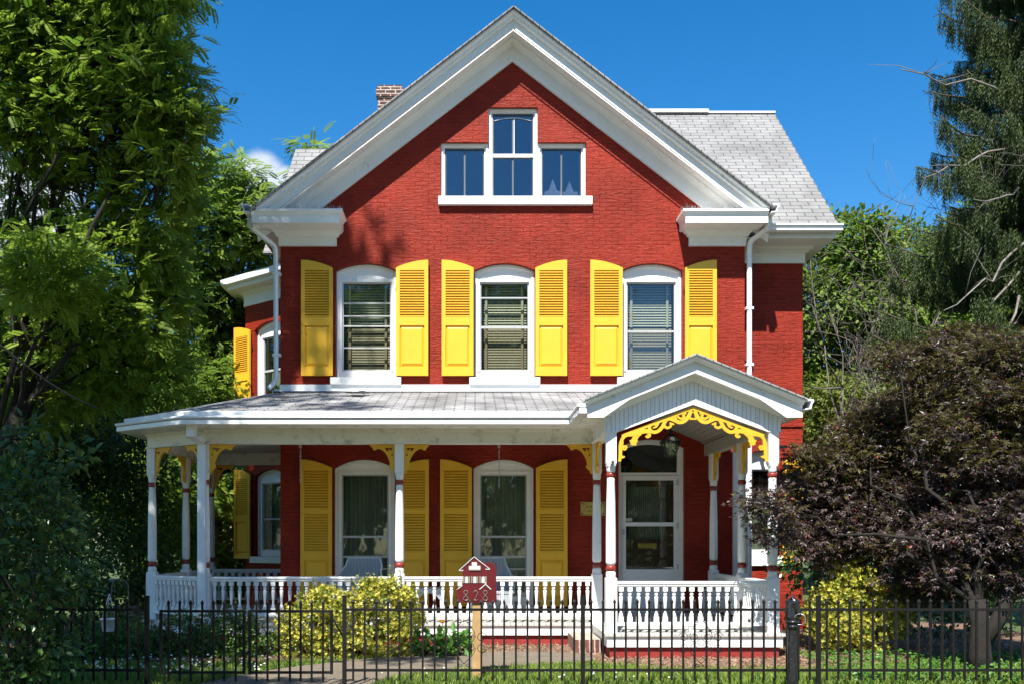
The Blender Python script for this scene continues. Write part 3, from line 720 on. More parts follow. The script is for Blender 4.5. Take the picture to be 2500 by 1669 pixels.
# side gutters with their end caps
gp = [(0, 6.70), (.125, 6.70), (.135, 6.675), (.10, 6.64), (.085, 6.575), (0, 6.565), (0, 6.585), (.07, 6.59), (.10, 6.68), (0, 6.68)]
g1 = MB().sweep([(4.615, 15.50), (4.615, 15.9), (4.615, 16.7)], gp); g1.build("side_gutter", M['gutter'], house)
g1 = MB().sweep([(-3.52, 18.9), (-3.52, 16.5), (-3.52, 15.50)], gp); g1.build("side_gutter", M['gutter'], house)
def downspout(pts, parent, r=.038, mat='gutter'):
    d = MB(); P = [Vector(p) for p in pts]; Q = [P[0]]
    for i in range(1, len(P) - 1):                  # rounded, ribbed elbows
        a, b_, c_ = P[i - 1], P[i], P[i + 1]; k = min(.09, (b_ - a).length * .4, (c_ - b_).length * .4)
        p0 = b_ + (a - b_).normalized() * k; p1 = b_ + (c_ - b_).normalized() * k
        for t in (0, .25, .5, .75, 1): Q.append(p0 * (1 - t) ** 2 + b_ * 2 * t * (1 - t) + p1 * t * t)
    Q.append(P[-1]); rr = [r] * len(Q)
    d.tube(Q, rr, 8, smooth=False); return d.build("downspout", M[mat], parent)
downspout([(4.66, 15.75, 6.60), (4.66, 15.78, 6.42), (4.42, 16.0, 6.26), (4.42, 16.04, 6.1), (4.42, 16.05, .4)], house, r=.042)
downspout([(-3.56, 15.72, 6.60), (-3.56, 15.74, 6.42), (-3.21, 16.0, 6.18), (-3.21, 16.03, 6.0), (-3.21, 16.05, 4.05), (-3.32, 15.98, 3.90)], house, r=.040)
mb = MB()
for z in (5.75, 4.45): mb.box(-3.26, -3.13, 16.0, 16.10, z - .02, z + .02)
for z in (5.2, 4.3): mb.box(4.36, 4.48, 16.0, 16.10, z - .02, z + .02)
mb.build("downspout_bracket", M['gutter'], house)
# chimney
mb = MB(); cx0, cx1, cy = X_(918, 20), X_(985, 20), 20.0
mb.box(cx0 + .03, cx1 - .03, cy + .03, cy + .5, 7.5, 10.38); mb.box(cx0, cx1, cy, cy + .53, 10.381, 10.555); mb.box(cx0 + .03, cx1 - .03, cy + .03, cy + .5, 10.556, 10.62)
mb.build("chimney", M['chimney'], house)

# ---- angled bay on the left side
A = Vector((-4.70, 20.36, 0)); dirv = Vector((.759, -.652, 0)); BAY = Matrix.Translation(A) @ Matrix.Rotation(math.atan2(dirv.y, dirv.x), 4, 'Z')
L_ = 2.03
mb = MB().plate(rect(0, L_, 0, 6.25), [arch(.30, 1.28, 4.10, 5.72, 5.84), arch(.30, 1.28, 1.15, 2.76, 2.89)], 0, .25, m=BAY)
mb.box(-4.70, -4.45, 20.37, 23, 0, 6.25)
mb.build("bay_wall", M['brick'], house)
arched_window(.79, 4.10, 5.72, 5.84, .70, 4.22, 5.55, BAY, 'half', bars=((4.88, .04),), low_sill=(1.12, 3.97, 4.095, .07))
arched_window(.79, 1.15, 2.76, 2.89, .72, 1.27, 2.62, BAY, 'curtain', bars=((1.90, .03),), low_sill=(1.12, 1.02, 1.145, .07))
shutter(-.28, .245, 3.93, 5.72, 5.83, -1, [(4.05, 4.72)], [(4.88, 5.62)], BAY)
shutter(-.28, .245, 1.10, 2.80, 2.93, -1, [(1.20, 1.85)], [(1.98, 2.72)], BAY)
mb = MB(); pth = [(-4.70, 22.8), (-4.70, 20.36), (-4.70 + .759 * L_, 20.36 - .652 * L_)]
mb.sweep(pth, [(-.05, 6.23), (.03, 6.23), (.03, 6.43), (.12, 6.49), (.12, 6.52), (.34, 6.52), (.34, 6.66), (-.05, 6.70)]); mb.build("bay_cornice", M['white'], house)
mb = MB().sweep(pth, [(.345, 6.60), (.45, 6.61), (.46, 6.72), (.345, 6.72)]); mb.build("bay_gutter", M['gutter'], house)
mb = MB(); q = [(-5.14, 22.8), (-5.14, 20.16), (-3.62, 18.78), (-3.15, 18.55), (-3.15, 22.8)]
mb.add([(x, y, 6.725 if i < 4 - 1 else 7.0) for i, (x, y) in enumerate(q)] + [(-3.15, 20.4, 7.05)], [(0, 1, 5, 4), (1, 2, 5), (2, 3, 5)]); mb.build("bay_roof", M['shS'], house, recalc=False)
MB().lathe([(.05, 6.9), (.05, 7.12), (.075, 7.13), (.075, 7.18)], -3.72, 19.35, 8).build("vent_pipe", M['fence'], house)
# ================================================================== PORCH
PC = [(-4.78, 18.03), (-4.80, 14.80), (-3.83, 14.13), (1.727, 14.13), (1.715, YE)]
EX0, EX1, EA = 1.715, 3.765, 2.74
# deck, skirt and foundation
deck = [(-4.92, 18.2), (-4.92, 14.70), (-3.87, 13.99), (1.62, 13.99), (1.62, 12.42), (3.88, 12.42), (3.88, 16.09), (-3.16, 16.09), (-3.16, 18.2)]
MB().prism(deck, DECK - .035, DECK).build("porch_deck", M['deck'], house)
dp = deck[:7]
MB().sweep(dp, [(-.06, DECK - .036), (-.03, DECK - .036), (-.03, .135), (-.06, .135)]).sweep(dp, [(-.029, DECK - .036), (-.012, DECK - .036), (-.029, DECK - .06)]).build("porch_skirt", M['white'], house)
MB().sweep(dp, [(-.16, .134), (-.07, .134), (-.07, -.05), (-.16, -.05)]).build("porch_foundation", M['redfound'], house)

# brick steps beside the entry
MB().box(1.30, 1.63, 12.93, 13.96, -.05, .062).box(1.30, 1.63, 12.93 + .004, 13.96, .0625, .185).build("brick_step", M['step'], house)

# porch roof
ET = 3.235; RT = 3.874
E = [(-5.10, 18.5, ET), (-5.10, 14.48, ET), (-3.97, 13.6, ET), (1.40, 13.6, ET)]
T = [(-3.15, 18.5, RT), (-3.15, 16.095, RT), (2.2, 16.095, RT)]
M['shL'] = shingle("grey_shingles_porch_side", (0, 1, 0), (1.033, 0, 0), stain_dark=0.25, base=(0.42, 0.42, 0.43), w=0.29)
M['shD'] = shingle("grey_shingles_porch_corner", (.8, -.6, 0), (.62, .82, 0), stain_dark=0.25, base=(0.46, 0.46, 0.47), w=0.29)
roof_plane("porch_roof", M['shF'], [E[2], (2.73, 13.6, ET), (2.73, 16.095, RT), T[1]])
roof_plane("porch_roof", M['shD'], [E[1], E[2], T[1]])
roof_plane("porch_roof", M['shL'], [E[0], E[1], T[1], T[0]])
mb = MB(); mb.box(XL - .01, 2.5, 16.07, 16.099, RT - .03, 3.985).sweep([(-3.18, 18.4), (-3.18, 16.09), (2.4, 16.09)], [(-.02, RT + .03), (.015, RT + .03), (.10, RT - .006), (-.02, RT - .01)])
mb.build("roof_flashing", M['gutter'], house)
# torn shingle lying on the porch roof is part of the roof
rg = MB(); rr = random.Random(5)
for k in range(7):
    x, y = -1.83 + rr.uniform(-.13, .13), 15.45 + rr.uniform(-.1, .1); z = 3.235 + (y - 13.6) * .256 + .03 + k * .008
    a = rr.uniform(0, 3); c_, s_ = math.cos(a) * .11, math.sin(a) * .11
    rg.add([(x - c_, y - s_, z), (x + s_, y - c_, z + .01), (x + c_, y + s_, z + .02), (x - s_, y + c_, z)], [(0, 1, 2, 3)])
rg.build("loose_shingle", M['shL'], house, recalc=False)

eave = [(p[0], p[1]) for p in E[:3]] + [(1.385, 13.6), (1.39, 12.32)]
# cornice board, gutter and drip board: three bands with dark gaps
MB().sweep(eave, [(-.05, ET + .004), (.0, ET + .004), (.012, ET - .01), (.0, ET - .055), (-.05, ET - .055)]).build("eave_board", M['gutter'], house)
MB().sweep(eave, [(-.02, ET - .062), (.085, ET - .066), (.118, ET - .075), (.125, ET - .095), (.112, ET - .11), (.07, ET - .115), (-.02, ET - .112)]).build("porch_gutter", M['gutter'], house)
MB().sweep(eave, [(-.04, ET - .12), (.10, ET - .124), (.10, ET - .185), (.085, ET - .19), (-.04, ET - .19)]).build("eave_board", M['gutter'], house)
sof = 3.046
q = [(-5.10, 18.4), (-5.10, 14.48), (-3.97, 13.6), (1.39, 13.6), (1.39, 12.4), (1.70, 12.4), (1.70, 16.09), (-3.16, 16.09), (-3.16, 18.4)]
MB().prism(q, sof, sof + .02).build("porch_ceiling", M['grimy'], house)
# beams
M['taupe'] = simple("taupe_paint", (0.42, 0.385, 0.33), rough=0.6, var=0.06)
MB().sweep(PC, [(-.065, BEAM + .02), (.065, BEAM + .02), (.065, sof - .002), (-.065, sof - .002)]).sweep(PC, [(-.08, BEAM), (.085, BEAM), (.085, BEAM + .019), (-.08, BEAM + .019)]).sweep(PC, [(.066, sof - .003), (.10, sof - .003), (.085, sof - .03), (.066, sof - .05)]).build("porch_beam", M['grimy'], house)
MB().box(-4.85, XL - .002, 17.96, 18.10, BEAM, sof - .003).build("porch_beam", M['grimy'], house)
MB().box(EX1 - .065, EX1 + .065, YE + .07, 16.09, BEAM, 3.02).build("porch_beam", M['taupe'], house)

# entry gable
s_e = .404; ap = 3.756
xe0, xe1 = 1.39, 4.05; EAP = 2.72
MB().chevron([(12.20, ap + .008), (12.20, ap - .012), (16.09, ap - .012), (16.09, ap + .008)], EAP, xe0 - .03, xe1 + .03, s_e).build("entry_roof", M['shS'], house)
MB().chevron([(12.225, ap - .013), (12.225, ap - .035), (12.255, ap - .06), (12.265, ap - .078), (12.311, ap - .078), (12.311, ap - .013)], EAP, xe0, xe1, s_e).build("crown_moulding", M['white'], house)
# barge board with level ends
bt, bb = ap - .060, ap - .215
zl = bt - s_e * (EAP - xe0); zlb = zl - .135
def bz(x, top): return top - s_e * abs(x - EAP)
kx0, kx1 = xe0 + .30, xe1 - .30
zb_ = bz(xe0, bb) - .012
out_ = [(xe0, zb_), (kx0 - .1, zb_), (kx0 + .22, bz(kx0 + .22, bb)), (EAP, bb), (kx1 - .22, bz(kx1 - .22, bb)), (kx1 + .1, zb_), (xe1, zb_), (xe1, bz(xe1, bt)), (EAP, bt), (xe0, bz(xe0, bt))]
MB().plate(out_, [], 12.312, 12.34).build("barge_board", M['peel'], house)
MB().chevron([(12.341, ap - .20), (12.341, ap - .215), (12.51, ap - .215), (12.51, ap - .20)], EAP, xe0, xe1, s_e).chevron([(12.44, ap - .216), (12.46, ap - .25), (12.485, ap - .285), (12.509, ap - .285), (12.509, ap - .216)], EAP, 1.66, 3.83, s_e).build("soffit", M['white'], house)
MB().box(xe0 + .005, 1.70, 12.345, 13.5, 3.03, 3.045).build("soffit", M['grimy'], house); MB().box(3.84, xe1 - .01, 12.345, 16.0, 3.0, 3.015).box(xe1 - .03, xe1, 12.345, 16.05, 3.0, 3.16).build("soffit", M['grimy'], house)
g_top = lambda x: ap - .20 - s_e * abs(x - EAP)
gb = [(1.64, BEAM + .004), (1.79, BEAM + .004), (EA, 3.185), (3.69, BEAM + .004), (3.84, BEAM + .004), (3.84, g_top(3.84)), (EAP, g_top(EAP)), (1.64, g_top(1.64))]
MB().plate(gb, [], 12.51, 12.55).build("gable_boarding", M['bead'], house)
e_ = [(1.62, BEAM - .004), (1.79, BEAM - .004), (EA, 3.177), (3.69, BEAM - .004), (3.86, BEAM - .004), (3.86, BEAM + .004), (3.685, BEAM + .0045), (EA, 3.186), (1.795, BEAM + .0045), (1.62, BEAM + .004)]
MB().plate(e_, [], 12.504, 12.56).build("gable_edge_strip", M['white'], house)
MB().box(1.60, 1.66, 12.47, 12.509, 3.00, 3.05).box(3.82, 3.88, 12.47, 12.509, 3.00, 3.05).box(1.61, 1.65, 12.48, 12.509, 2.97, 2.999).box(3.83, 3.87, 12.48, 12.509, 2.97, 2.999).build("corner_capital", M['white'], house)
g2 = MB().sweep([(xe1 + .004, 12.22), (xe1 + .004, 15.9)], [(0, 3.205), (.10, 3.205), (.11, 3.18), (.085, 3.14), (.075, 3.085), (0, 3.075), (0, 3.09), (.06, 3.10), (.08, 3.185), (0, 3.185)]); g2.build("porch_gutter", M['gutter'], house)
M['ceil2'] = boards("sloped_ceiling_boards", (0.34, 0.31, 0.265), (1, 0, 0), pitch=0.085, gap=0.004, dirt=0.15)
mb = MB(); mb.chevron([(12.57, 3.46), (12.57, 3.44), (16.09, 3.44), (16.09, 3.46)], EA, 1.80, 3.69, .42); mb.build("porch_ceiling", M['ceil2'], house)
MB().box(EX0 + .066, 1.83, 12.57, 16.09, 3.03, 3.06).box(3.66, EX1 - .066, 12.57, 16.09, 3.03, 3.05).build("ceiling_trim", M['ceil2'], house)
# wall pilaster at the right end of the porch
pl = MB().box(X_(1788, YW), X_(1821, YW), YW - .07, YW - .002, DECK, 2.95).box(X_(1793, YW), X_(1816, YW), YW - .085, YW - .071, DECK, 2.93); pl.build("pilaster", M['gutter'], house)

# ---- turned posts
def post(x, y, ztop=BEAM - .001, small=False):
    p = MB(); b = .071
    p.box(x - b, x + b, y - b, y + b, DECK + .001, .985)
    r8 = math.pi / 8; c8 = 1 / math.cos(r8)
    def sq(z0, h0, z1, h1):
        V = [(x + sx_ * h0, y + sy_ * h0, z0) for sx_, sy_ in ((-1, -1), (1, -1), (1, 1), (-1, 1))] + [(x + sx_ * h1, y + sy_ * h1, z1) for sx_, sy_ in ((-1, -1), (1, -1), (1, 1), (-1, 1))]
        p.add(V, [(0, 1, 5, 4), (1, 2, 6, 5), (2, 3, 7, 6), (3, 0, 4, 7)])
    sq(.985, b, 1.005, .060)
    p.lathe([(.060, .99), (.062, 1.01), (.064, 1.03), (.062, 1.065), (.054, 1.078), (.048, 1.085)], x, y, 16)
    p.lathe([(.046, 1.155), (.052, 1.165), (.064, 1.185), (.0645, 1.20), (.0635, 1.6), (.058, 1.95), (.049, 2.22), (.049, 2.262)], x, y, 16)
    p.lathe([(.050, 2.328), (.052, 2.345), (.058, 2.36), (.058, 2.40), (.064, 2.42)], x, y, 16)
    sq(2.405, .052, 2.445, .064)
    p.box(x - .064, x + .064, y - .064, y + .064, 2.4455, ztop)
    o = p.build("porch_post", M['white'], house)
    for (zc, h, r) in ((1.12, .034, .066), (2.295, .032, .061)):
        rg_ = MB(); pr = [(r - .016, zc - h)] + [(r - .016 + .016 * math.sin(a), zc - h * math.cos(a)) for a in [math.pi * k / 6 for k in range(1, 6)]] + [(r - .016, zc + h)]
        rg_.lathe(pr, x, y, 18); rg_.build("ring", M['ring'], o)
    return o
posts = [(-4.80, 14.80), (-4.78, 16.45), (-4.78, 18.03), (X_(975.5, YP), YP), (1.727, YP), (EX0, YE), (3.757, YE), (3.79, YP), (3.765, 15.72), (-3.83, 14.13)]
for (x, y) in posts: post(x, y)
# square boxed downspout in front of the corner post
mb = MB(); px_ = -3.85; mb.box(px_ - .055, px_ + .055, 13.985, 14.05, .25, BEAM - .02)
mb.tube([(px_ + .02, 14.0, BEAM + .03), (px_ - .03, 13.9, BEAM + .11)], [.062, .062], 4, smooth=False)
mb.box(px_ - .115, px_ - .005, 13.66, 13.80, BEAM + .06, 3.06)
mb.add([(px_ - .115, 13.66, BEAM + .06), (px_ - .005, 13.66, BEAM + .06), (px_ - .005, 13.80, BEAM + .06), (px_ - .115, 13.80, BEAM + .06), (px_ - .04, 13.98, BEAM - .02), (px_ + .05, 13.98, BEAM - .02), (px_ + .05, 14.06, BEAM - .02), (px_ - .04, 14.06, BEAM - .02)],
       [(0, 1, 5, 4), (1, 2, 6, 5), (2, 3, 7, 6), (3, 0, 4, 7), (4, 5, 6, 7)])
mb.build("downspout", M['gutter'], house)

# ---- yellow fretwork brackets
BK = [(0, 0), (245, 0), (237, 16), (222, 26), (214, 34), (210, 52), (196, 58), (180, 54), (172, 44), (150, 43), (122, 56), (98, 76), (80, 102), (64, 130), (53, 160), (48, 190), (56, 206), (55, 224), (44, 238), (30, 244), (22, 258), (10, 282), (0, 282)]
BH = [[(22, 34), (100, 34), (84, 56), (70, 66), (58, 64), (56, 54), (64, 48), (60, 44), (46, 48), (44, 62), (34, 58)], [(20, 84), (32, 94), (36, 104), (22, 118)]]
def bracket(x, y, ang):
    k = .00148
    m_ = MB().plate([(a * k, -b_ * k) for a, b_ in BK][::-1], [[(a * k, -b_ * k) for a, b_ in h] for h in BH], -.017, .017)
    xf = Matrix.Translation((x, y, BEAM - .002)) @ Matrix.Rotation(ang, 4, 'Z') @ Matrix.Translation((.066, 0, 0))
    return m_.build("bracket", M['yellow'], house, xf=xf)
a_ch = math.atan2(14.80 - 14.13, -4.80 + 3.83)
for (x, y, a) in ((-3.83, YP, 0), (-3.83, YP, a_ch), (-4.80, 14.80, a_ch + math.pi), (-4.80, 14.80, math.pi / 2), (-4.78, 16.45, math.pi / 2), (-4.78, 16.45, -math.pi / 2),
                  (-4.78, 18.03, -math.pi / 2), (-4.78, 18.03, 0), (posts[3][0], YP, 0), (posts[3][0], YP, math.pi), (1.727, YP, math.pi), (1.72, YP, -math.pi / 2),
                  (3.79, YP, -math.pi / 2), (3.79, YP, math.pi / 2), (3.765, 15.72, -math.pi / 2)):
    bracket(x, y, a)

# ---- scrolled arch of the entry (one half drawn, the other mirrored)
def ribbon(pts, w0, w1=None, n=5):
    """smooth tapering strip through the points, in photo-detail units"""
    P = [Vector(p) for p in pts]; Q = []
    for i in range(len(P) - 1):
        a, b_, c_, d_ = P[max(i - 1, 0)], P[i], P[i + 1], P[min(i + 2, len(P) - 1)]
        for k in range(n):
            t = k / n; Q.append(.5 * ((2 * b_) + (c_ - a) * t + (2 * a - 5 * b_ + 4 * c_ - d_) * t * t + (-a + 3 * b_ - 3 * c_ + d_) * t ** 3))
    Q.append(P[-1]); w1 = w0 if w1 is None else w1; Lf, Rt = [], []
    for i, q_ in enumerate(Q):
        t = (Q[min(i + 1, len(Q) - 1)] - Q[max(i - 1, 0)]).normalized(); nn = Vector((-t.y, t.x)); w = (w0 + (w1 - w0) * i / (len(Q) - 1)) / 2
        Lf.append(q_ + nn * w); Rt.append(q_ - nn * w)
    return Lf, Rt
FR = [([(1212, 55), (1180, 85), (1145, 160), (1085, 222), (1015, 240), (945, 212), (880, 188), (825, 200), (792, 250), (760, 312), (700, 368), (640, 384), (590, 362)], 44, 40),
      ([(952, 140), (958, 190), (975, 225)], 26, 30), ([(1110, 100), (1070, 118), (1082, 160), (1050, 185), (1010, 178), (985, 150)], 34, 22),
      ([(936, 272), (890, 262), (885, 300), (840, 322), (795, 300)], 18, 34), ([(888, 240), (880, 262), (892, 285)], 16, 24),
      ([(700, 250), (690, 280), (662, 312), (625, 318)], 30, 16), ([(640, 275), (675, 275), (700, 262)], 16, 16), ([(596, 280), (570, 320), (590, 362)], 26, 44),
      ([(600, 372), (560, 390), (575, 430), (550, 455), (520, 438)], 46, 26), ([(590, 372), (520, 370), (455, 378), (415, 410), (380, 440), (350, 500), (335, 575)], 46, 70),
      ([(470, 350), (440, 400), (440, 430)], 40, 22), ([(335, 575), (300, 520), (290, 500)], 26, 16), ([(360, 540), (395, 505)], 30, 20),
      ([(420, 400), (330, 415), (245, 425), (190, 460), (160, 530), (175, 590), (240, 595)], 52, 26), ([(165, 520), (150, 600), (146, 690), (140, 770), (132, 815)], 50, 30), ([(150, 740), (185, 752), (205, 738)], 40, 16), ([(170, 620), (215, 640), (245, 600)], 30, 14),
      ([(1212, 200), (1185, 185), (1160, 190)], 16, 30)]
def fr(p): # detail pixel -> metres, on the fretwork plane
    return ((X_(1490 + p[0] * .16603, YE - .03)), Z_(990 + p[1] * .16603, YE - .03))
xc_ = fr((1212, 0))[0]
fm = MB()
band = [(160, 418), (1212, 8), (1212, 52), (175, 455)]
def addrib(Lf, Rt, mir, y0, y1):
    A_ = [fr(p) for p in Lf]; B_ = [fr(p) for p in Rt]
    if mir: A_ = [(2 * xc_ - a, z) for a, z in A_]; B_ = [(2 * xc_ - a, z) for a, z in B_]
    n = len(A_); V = [(x, y0, z) for x, z in A_] + [(x, y0, z) for x, z in B_] + [(x, y1, z) for x, z in A_] + [(x, y1, z) for x, z in B_]
    Fs = []
    for i in range(n - 1):
        Fs += [(i, i + 1, n + i + 1, n + i), (2 * n + i, 3 * n + i, 3 * n + i + 1, 2 * n + i + 1), (i, 2 * n + i, 2 * n + i + 1, i + 1), (n + i, n + i + 1, 3 * n + i + 1, 3 * n + i)]
    Fs += [(0, n, 3 * n, 2 * n), (n - 1, 3 * n - 1, 4 * n - 1, 2 * n - 1)]
    fm.add(V, Fs)
for mir in (False, True):
    addrib([Vector(band[0]), Vector((680, 215)), Vector(band[1])], [Vector(band[3]), Vector((690, 262)), Vector(band[2])], mir, YE - .045, YE - .010)
    for i, (pts, w0, w1) in enumerate(FR):
        Lf, Rt = ribbon(pts, w0 * 1.22, w1 * 1.22); e = .0006 * (i + 1)
        addrib(Lf, Rt, mir, YE - .044 - e, YE - .011 + e)
fm.build("fretwork_arch", M['yellow'], house)

# ---- balustrades
BAL_N = [0]
def baluster_mb(m_, x, y, ang):
    c_, s_ = math.cos(ang), math.sin(ang); h = .027
    def bx(z0, z1, hh):
        V = [(x + (a * c_ - b_ * s_) * hh, y + (a * s_ + b_ * c_) * hh, z) for z in (z0, z1) for a, b_ in ((-1, -1), (1, -1), (1, 1), (-1, 1))]
        m_.add(V, [(0, 3, 2, 1), (4, 5, 6, 7), (0, 1, 5, 4), (1, 2, 6, 5), (2, 3, 7, 6), (3, 0, 4, 7)])
    bx(.436, .508, .030); bx(.828, .886, .030)
    m_.lathe([(.024, .5085), (.029, .525), (.024, .545), (.014, .56), (.013, .572), (.0155, .60), (.0215, .68), (.0265, .745), (.0265, .757), (.016, .765), (.016, .771), (.025, .783), (.025, .797), (.015, .806), (.019, .818), (.026, .8275)], x, y, 10)
def rail_section(p0, p1, n, name="balustrade", merged=False, blk=True, mat='white'):
    a, b_ = Vector(p0), Vector(p1); d = (b_ - a); L0 = d.length; d.normalize(); ang = math.atan2(d.y, d.x)
    s0, s1 = a + d * .072, b_ - d * .072
    m_ = MB(); pr = [(-.045, .955), (.045, .955), (.05, .945), (.05, .925), (.04, .915), (.038, .895), (.030, .887), (-.030, .887), (-.038, .895), (-.04, .915), (-.05, .925), (-.05, .945)]
    m_.sweep([tuple(s0), tuple(s1)], pr)
    m_.sweep([tuple(s0), tuple(s1)], [(-.034, .435), (.034, .435), (.045, .425), (.045, .395), (-.045, .395), (-.045, .425)])
    if blk:
        for t in ((.5,) if L0 < 2.2 else (.5,)):
            q_ = a + d * L0 * t; c4 = Matrix.Translation((q_.x, q_.y, 0)) @ Matrix.Rotation(ang, 4, 'Z'); m_.box(-.035, .035, -.035, .035, DECK + .001, .394, m=c4)
    o = m_.build(name, M[mat], house)
    first = None
    if merged:
        mm_ = MB()
        for k in range(n): q_ = s0 + (s1 - s0) * ((k + .5) / n); baluster_mb(mm_, q_.x, q_.y, ang)
        b2 = mm_.build("baluster", M[mat], o, recalc=False); b2["kind"] = "stuff"
    else:
        for k in range(n):
            q_ = s0 + (s1 - s0) * ((k + .5) / n)
            if first is None:
                mm_ = MB(); baluster_mb(mm_, q_.x, q_.y, ang); first = mm_.build("baluster", M[mat], o, recalc=False); q0 = q_.copy()
            else:
                c2 = first.copy(); COL.objects.link(c2); c2.parent = o; c2.location = (q_.x - q0.x, q_.y - q0.y, 0)
            BAL_N[0] += 1
    return o
rail_section((-3.83, YP), (posts[3][0], YP), 22)
rail_section((posts[3][0], YP), (1.727, YP), 22)
rail_section((-4.80, 14.80), (-3.83, YP), 11)
rail_section((EX0, YE), (3.757, YE), 17)
rail_section((3.757, YE), (3.79, YP), 12)
rail_section((3.79, YP), (3.765, 15.72), 12, merged=True)
rail_section((-4.78, 16.45), (-4.80, 14.80), 13, merged=True)
rail_section((-4.78, 18.03), (-4.78, 16.45), 13, merged=True)
rail_section((-4.78, 18.03), (-3.10, 18.03), 12, merged=True)

# ================================================================== THINGS ON THE PORCH
def chain(name, x, y, z0, z1, label, group=None):
    m_ = MB(); z = z0; k = 0
    while z > z1:
        pts = []
        for i in range(9):
            a = 2 * math.pi * i / 8; u, w = .010 * math.cos(a), .021 * math.sin(a)
            pts.append((x + (u if k % 2 else 0), y + (0 if k % 2 else u), z - .021 + w))
        m_.tube(pts, .0032, 4, cap=False); z -= .034; k += 1
    m_.box(x - .018, x + .018, y - .018, y + .018, z0 + .004, BEAM + .15 if z0 > 2.7 else z0 + .02)
    o = m_.build(name, M['steel'] if z0 > 2.0 else M['black'], None); return tag(o, label, "chain", group)
chain("hanging_chain", X_(733.5, 14.35), 14.35, 2.80, 2.30, "thin steel chain hanging over the left end of the first yellow shutter")
chain("hanging_chain", X_(1218.5, 14.35), 14.35, 2.80, 2.25, "steel chain hanging in front of the middle ground floor window")
chain("hanging_chain", X_(378, 14.72), 14.72, 2.80, 2.15, "steel chain hanging beside the leftmost yellow bracket")
hk = MB(); hk.box(WX1 - .72, WX1 - .36, YG - .30, YG - .27, 2.98, 3.03); hk.box(WX1 - .72, WX1 - .66, YG - .27, YG - .001, 2.98, 3.03)
tag(hk.build("wall_hook", M['black']), "black iron arm on the right wing wall beneath the porch eave", "hook")
m_ = MB(); z = 2.97; k = 0
while z > 2.15:
    pts = []
    for i in range(9):
        a = 2 * math.pi * i / 8; u, w = .010 * math.cos(a), .021 * math.sin(a); pts.append((WX1 - .40 + (u if k % 2 else 0), YG - .285 + (0 if k % 2 else u), z - .021 + w))
    m_.tube(pts, .0035, 4, cap=False); z -= .034; k += 1
tag(m_.build("hanging_chain", M['black']), "dark chain hanging from the black arm at the right of the porch", "chain")

# lantern
lx, ly = 2.77, 14.12
ln = empty("porch_lantern", (lx, ly, 2.66), "black four sided glass lantern hanging inside the entry porch", "lantern")
def frus(m_, z0, h0, z1, h1, r=.01, full=False):
    c4 = ((-1, -1), (1, -1), (1, 1), (-1, 1))
    for i, (a, b_) in enumerate(c4):
        a2, b2 = c4[(i + 1) % 4]
        m_.tube([(lx + a * h0, ly + b_ * h0, z0), (lx + a * h1, ly + b_ * h1, z1)], r, 4)
        m_.tube([(lx + a * h0, ly + b_ * h0, z0), (lx + a2 * h0, ly + b2 * h0, z0)], r, 4)
        m_.tube([(lx + a * h1, ly + b_ * h1, z1), (lx + a2 * h1, ly + b2 * h1, z1)], r, 4)
m_ = MB(); frus(m_, 2.665, .055, 2.865, .115, .012); frus(m_, 2.865, .125, 2.955, .055, .011)
m_.lathe([(.06, 2.955), (.05, 2.975), (.035, 2.98), (.035, 3.005), (.045, 3.01), (.03, 3.03), (.012, 3.035), (.008, 3.12)], lx, ly, 12)
m_.box(lx - .055, lx + .055, ly - .055, ly + .055, 2.655, 2.665); m_.tube([(lx, ly, 3.1), (lx, ly, 3.40)], .006, 5)
m_.build("frame", M['black'], ln)
m_ = MB()
for (z0, h0, z1, h1) in ((2.667, .053, 2.863, .113), (2.867, .123, 2.953, .053)):
    V = [(lx + a * h0, ly + b_ * h0, z0) for a, b_ in ((-1, -1), (1, -1), (1, 1), (-1, 1))] + [(lx + a * h1, ly + b_ * h1, z1) for a, b_ in ((-1, -1), (1, -1), (1, 1), (-1, 1))]
    m_.add(V, [(0, 1, 5, 4), (1, 2, 6, 5), (2, 3, 7, 6), (3, 0, 4, 7)])
m_.build("pane", M['lantern_glass'], ln)
m_ = MB(); m_.lathe([(.012, 2.668), (.012, 2.75), (.02, 2.76), (.026, 2.80), (.018, 2.84), (.004, 2.85)], lx, ly, 8); m_.build("bulb", M['signwhite'], ln)

# brass plaque
pq = empty("name_plaque", (X_(1447, YW), YW - .02, Z_(1240, YW)), "brass plaque with engraved lettering on the red wall left of the door", "plaque")
px0, px1, pz0, pz1 = xw(1417.5), xw(1477), zw(1257), zw(1224)
MB().box(px0, px1, YW - .028, YW - .001, pz0, pz1).build("plate", M['brass'], pq)
m_ = MB().plate(rect(px0 + .012, px1 - .012, pz0 + .012, pz1 - .012), [rect(px0 + .016, px1 - .016, pz0 + .016, pz1 - .016)], YW - .0305, YW - .0285)
for sx_, sz_ in ((0, 0), (0, 1), (1, 0), (1, 1)):
    cx_ = px0 + .03 if not sx_ else px1 - .03; cz_ = pz0 + .028 if not sz_ else pz1 - .028
    kx = 1 if not sx_ else -1; kz = 1 if not sz_ else -1
    m_.add([(cx_ - kx * .012, YW - .0308, cz_ - kz * .010), (cx_ + kx * .035, YW - .0308, cz_ - kz * .010), (cx_ + kx * .01, YW - .0308, cz_), (cx_, YW - .0308, cz_ + kz * .012), (cx_ - kx * .012, YW - .0308, cz_ + kz * .028)], [(0, 1, 2, 3, 4)])
m_.build("border", M['brassdark'], pq, recalc=False)
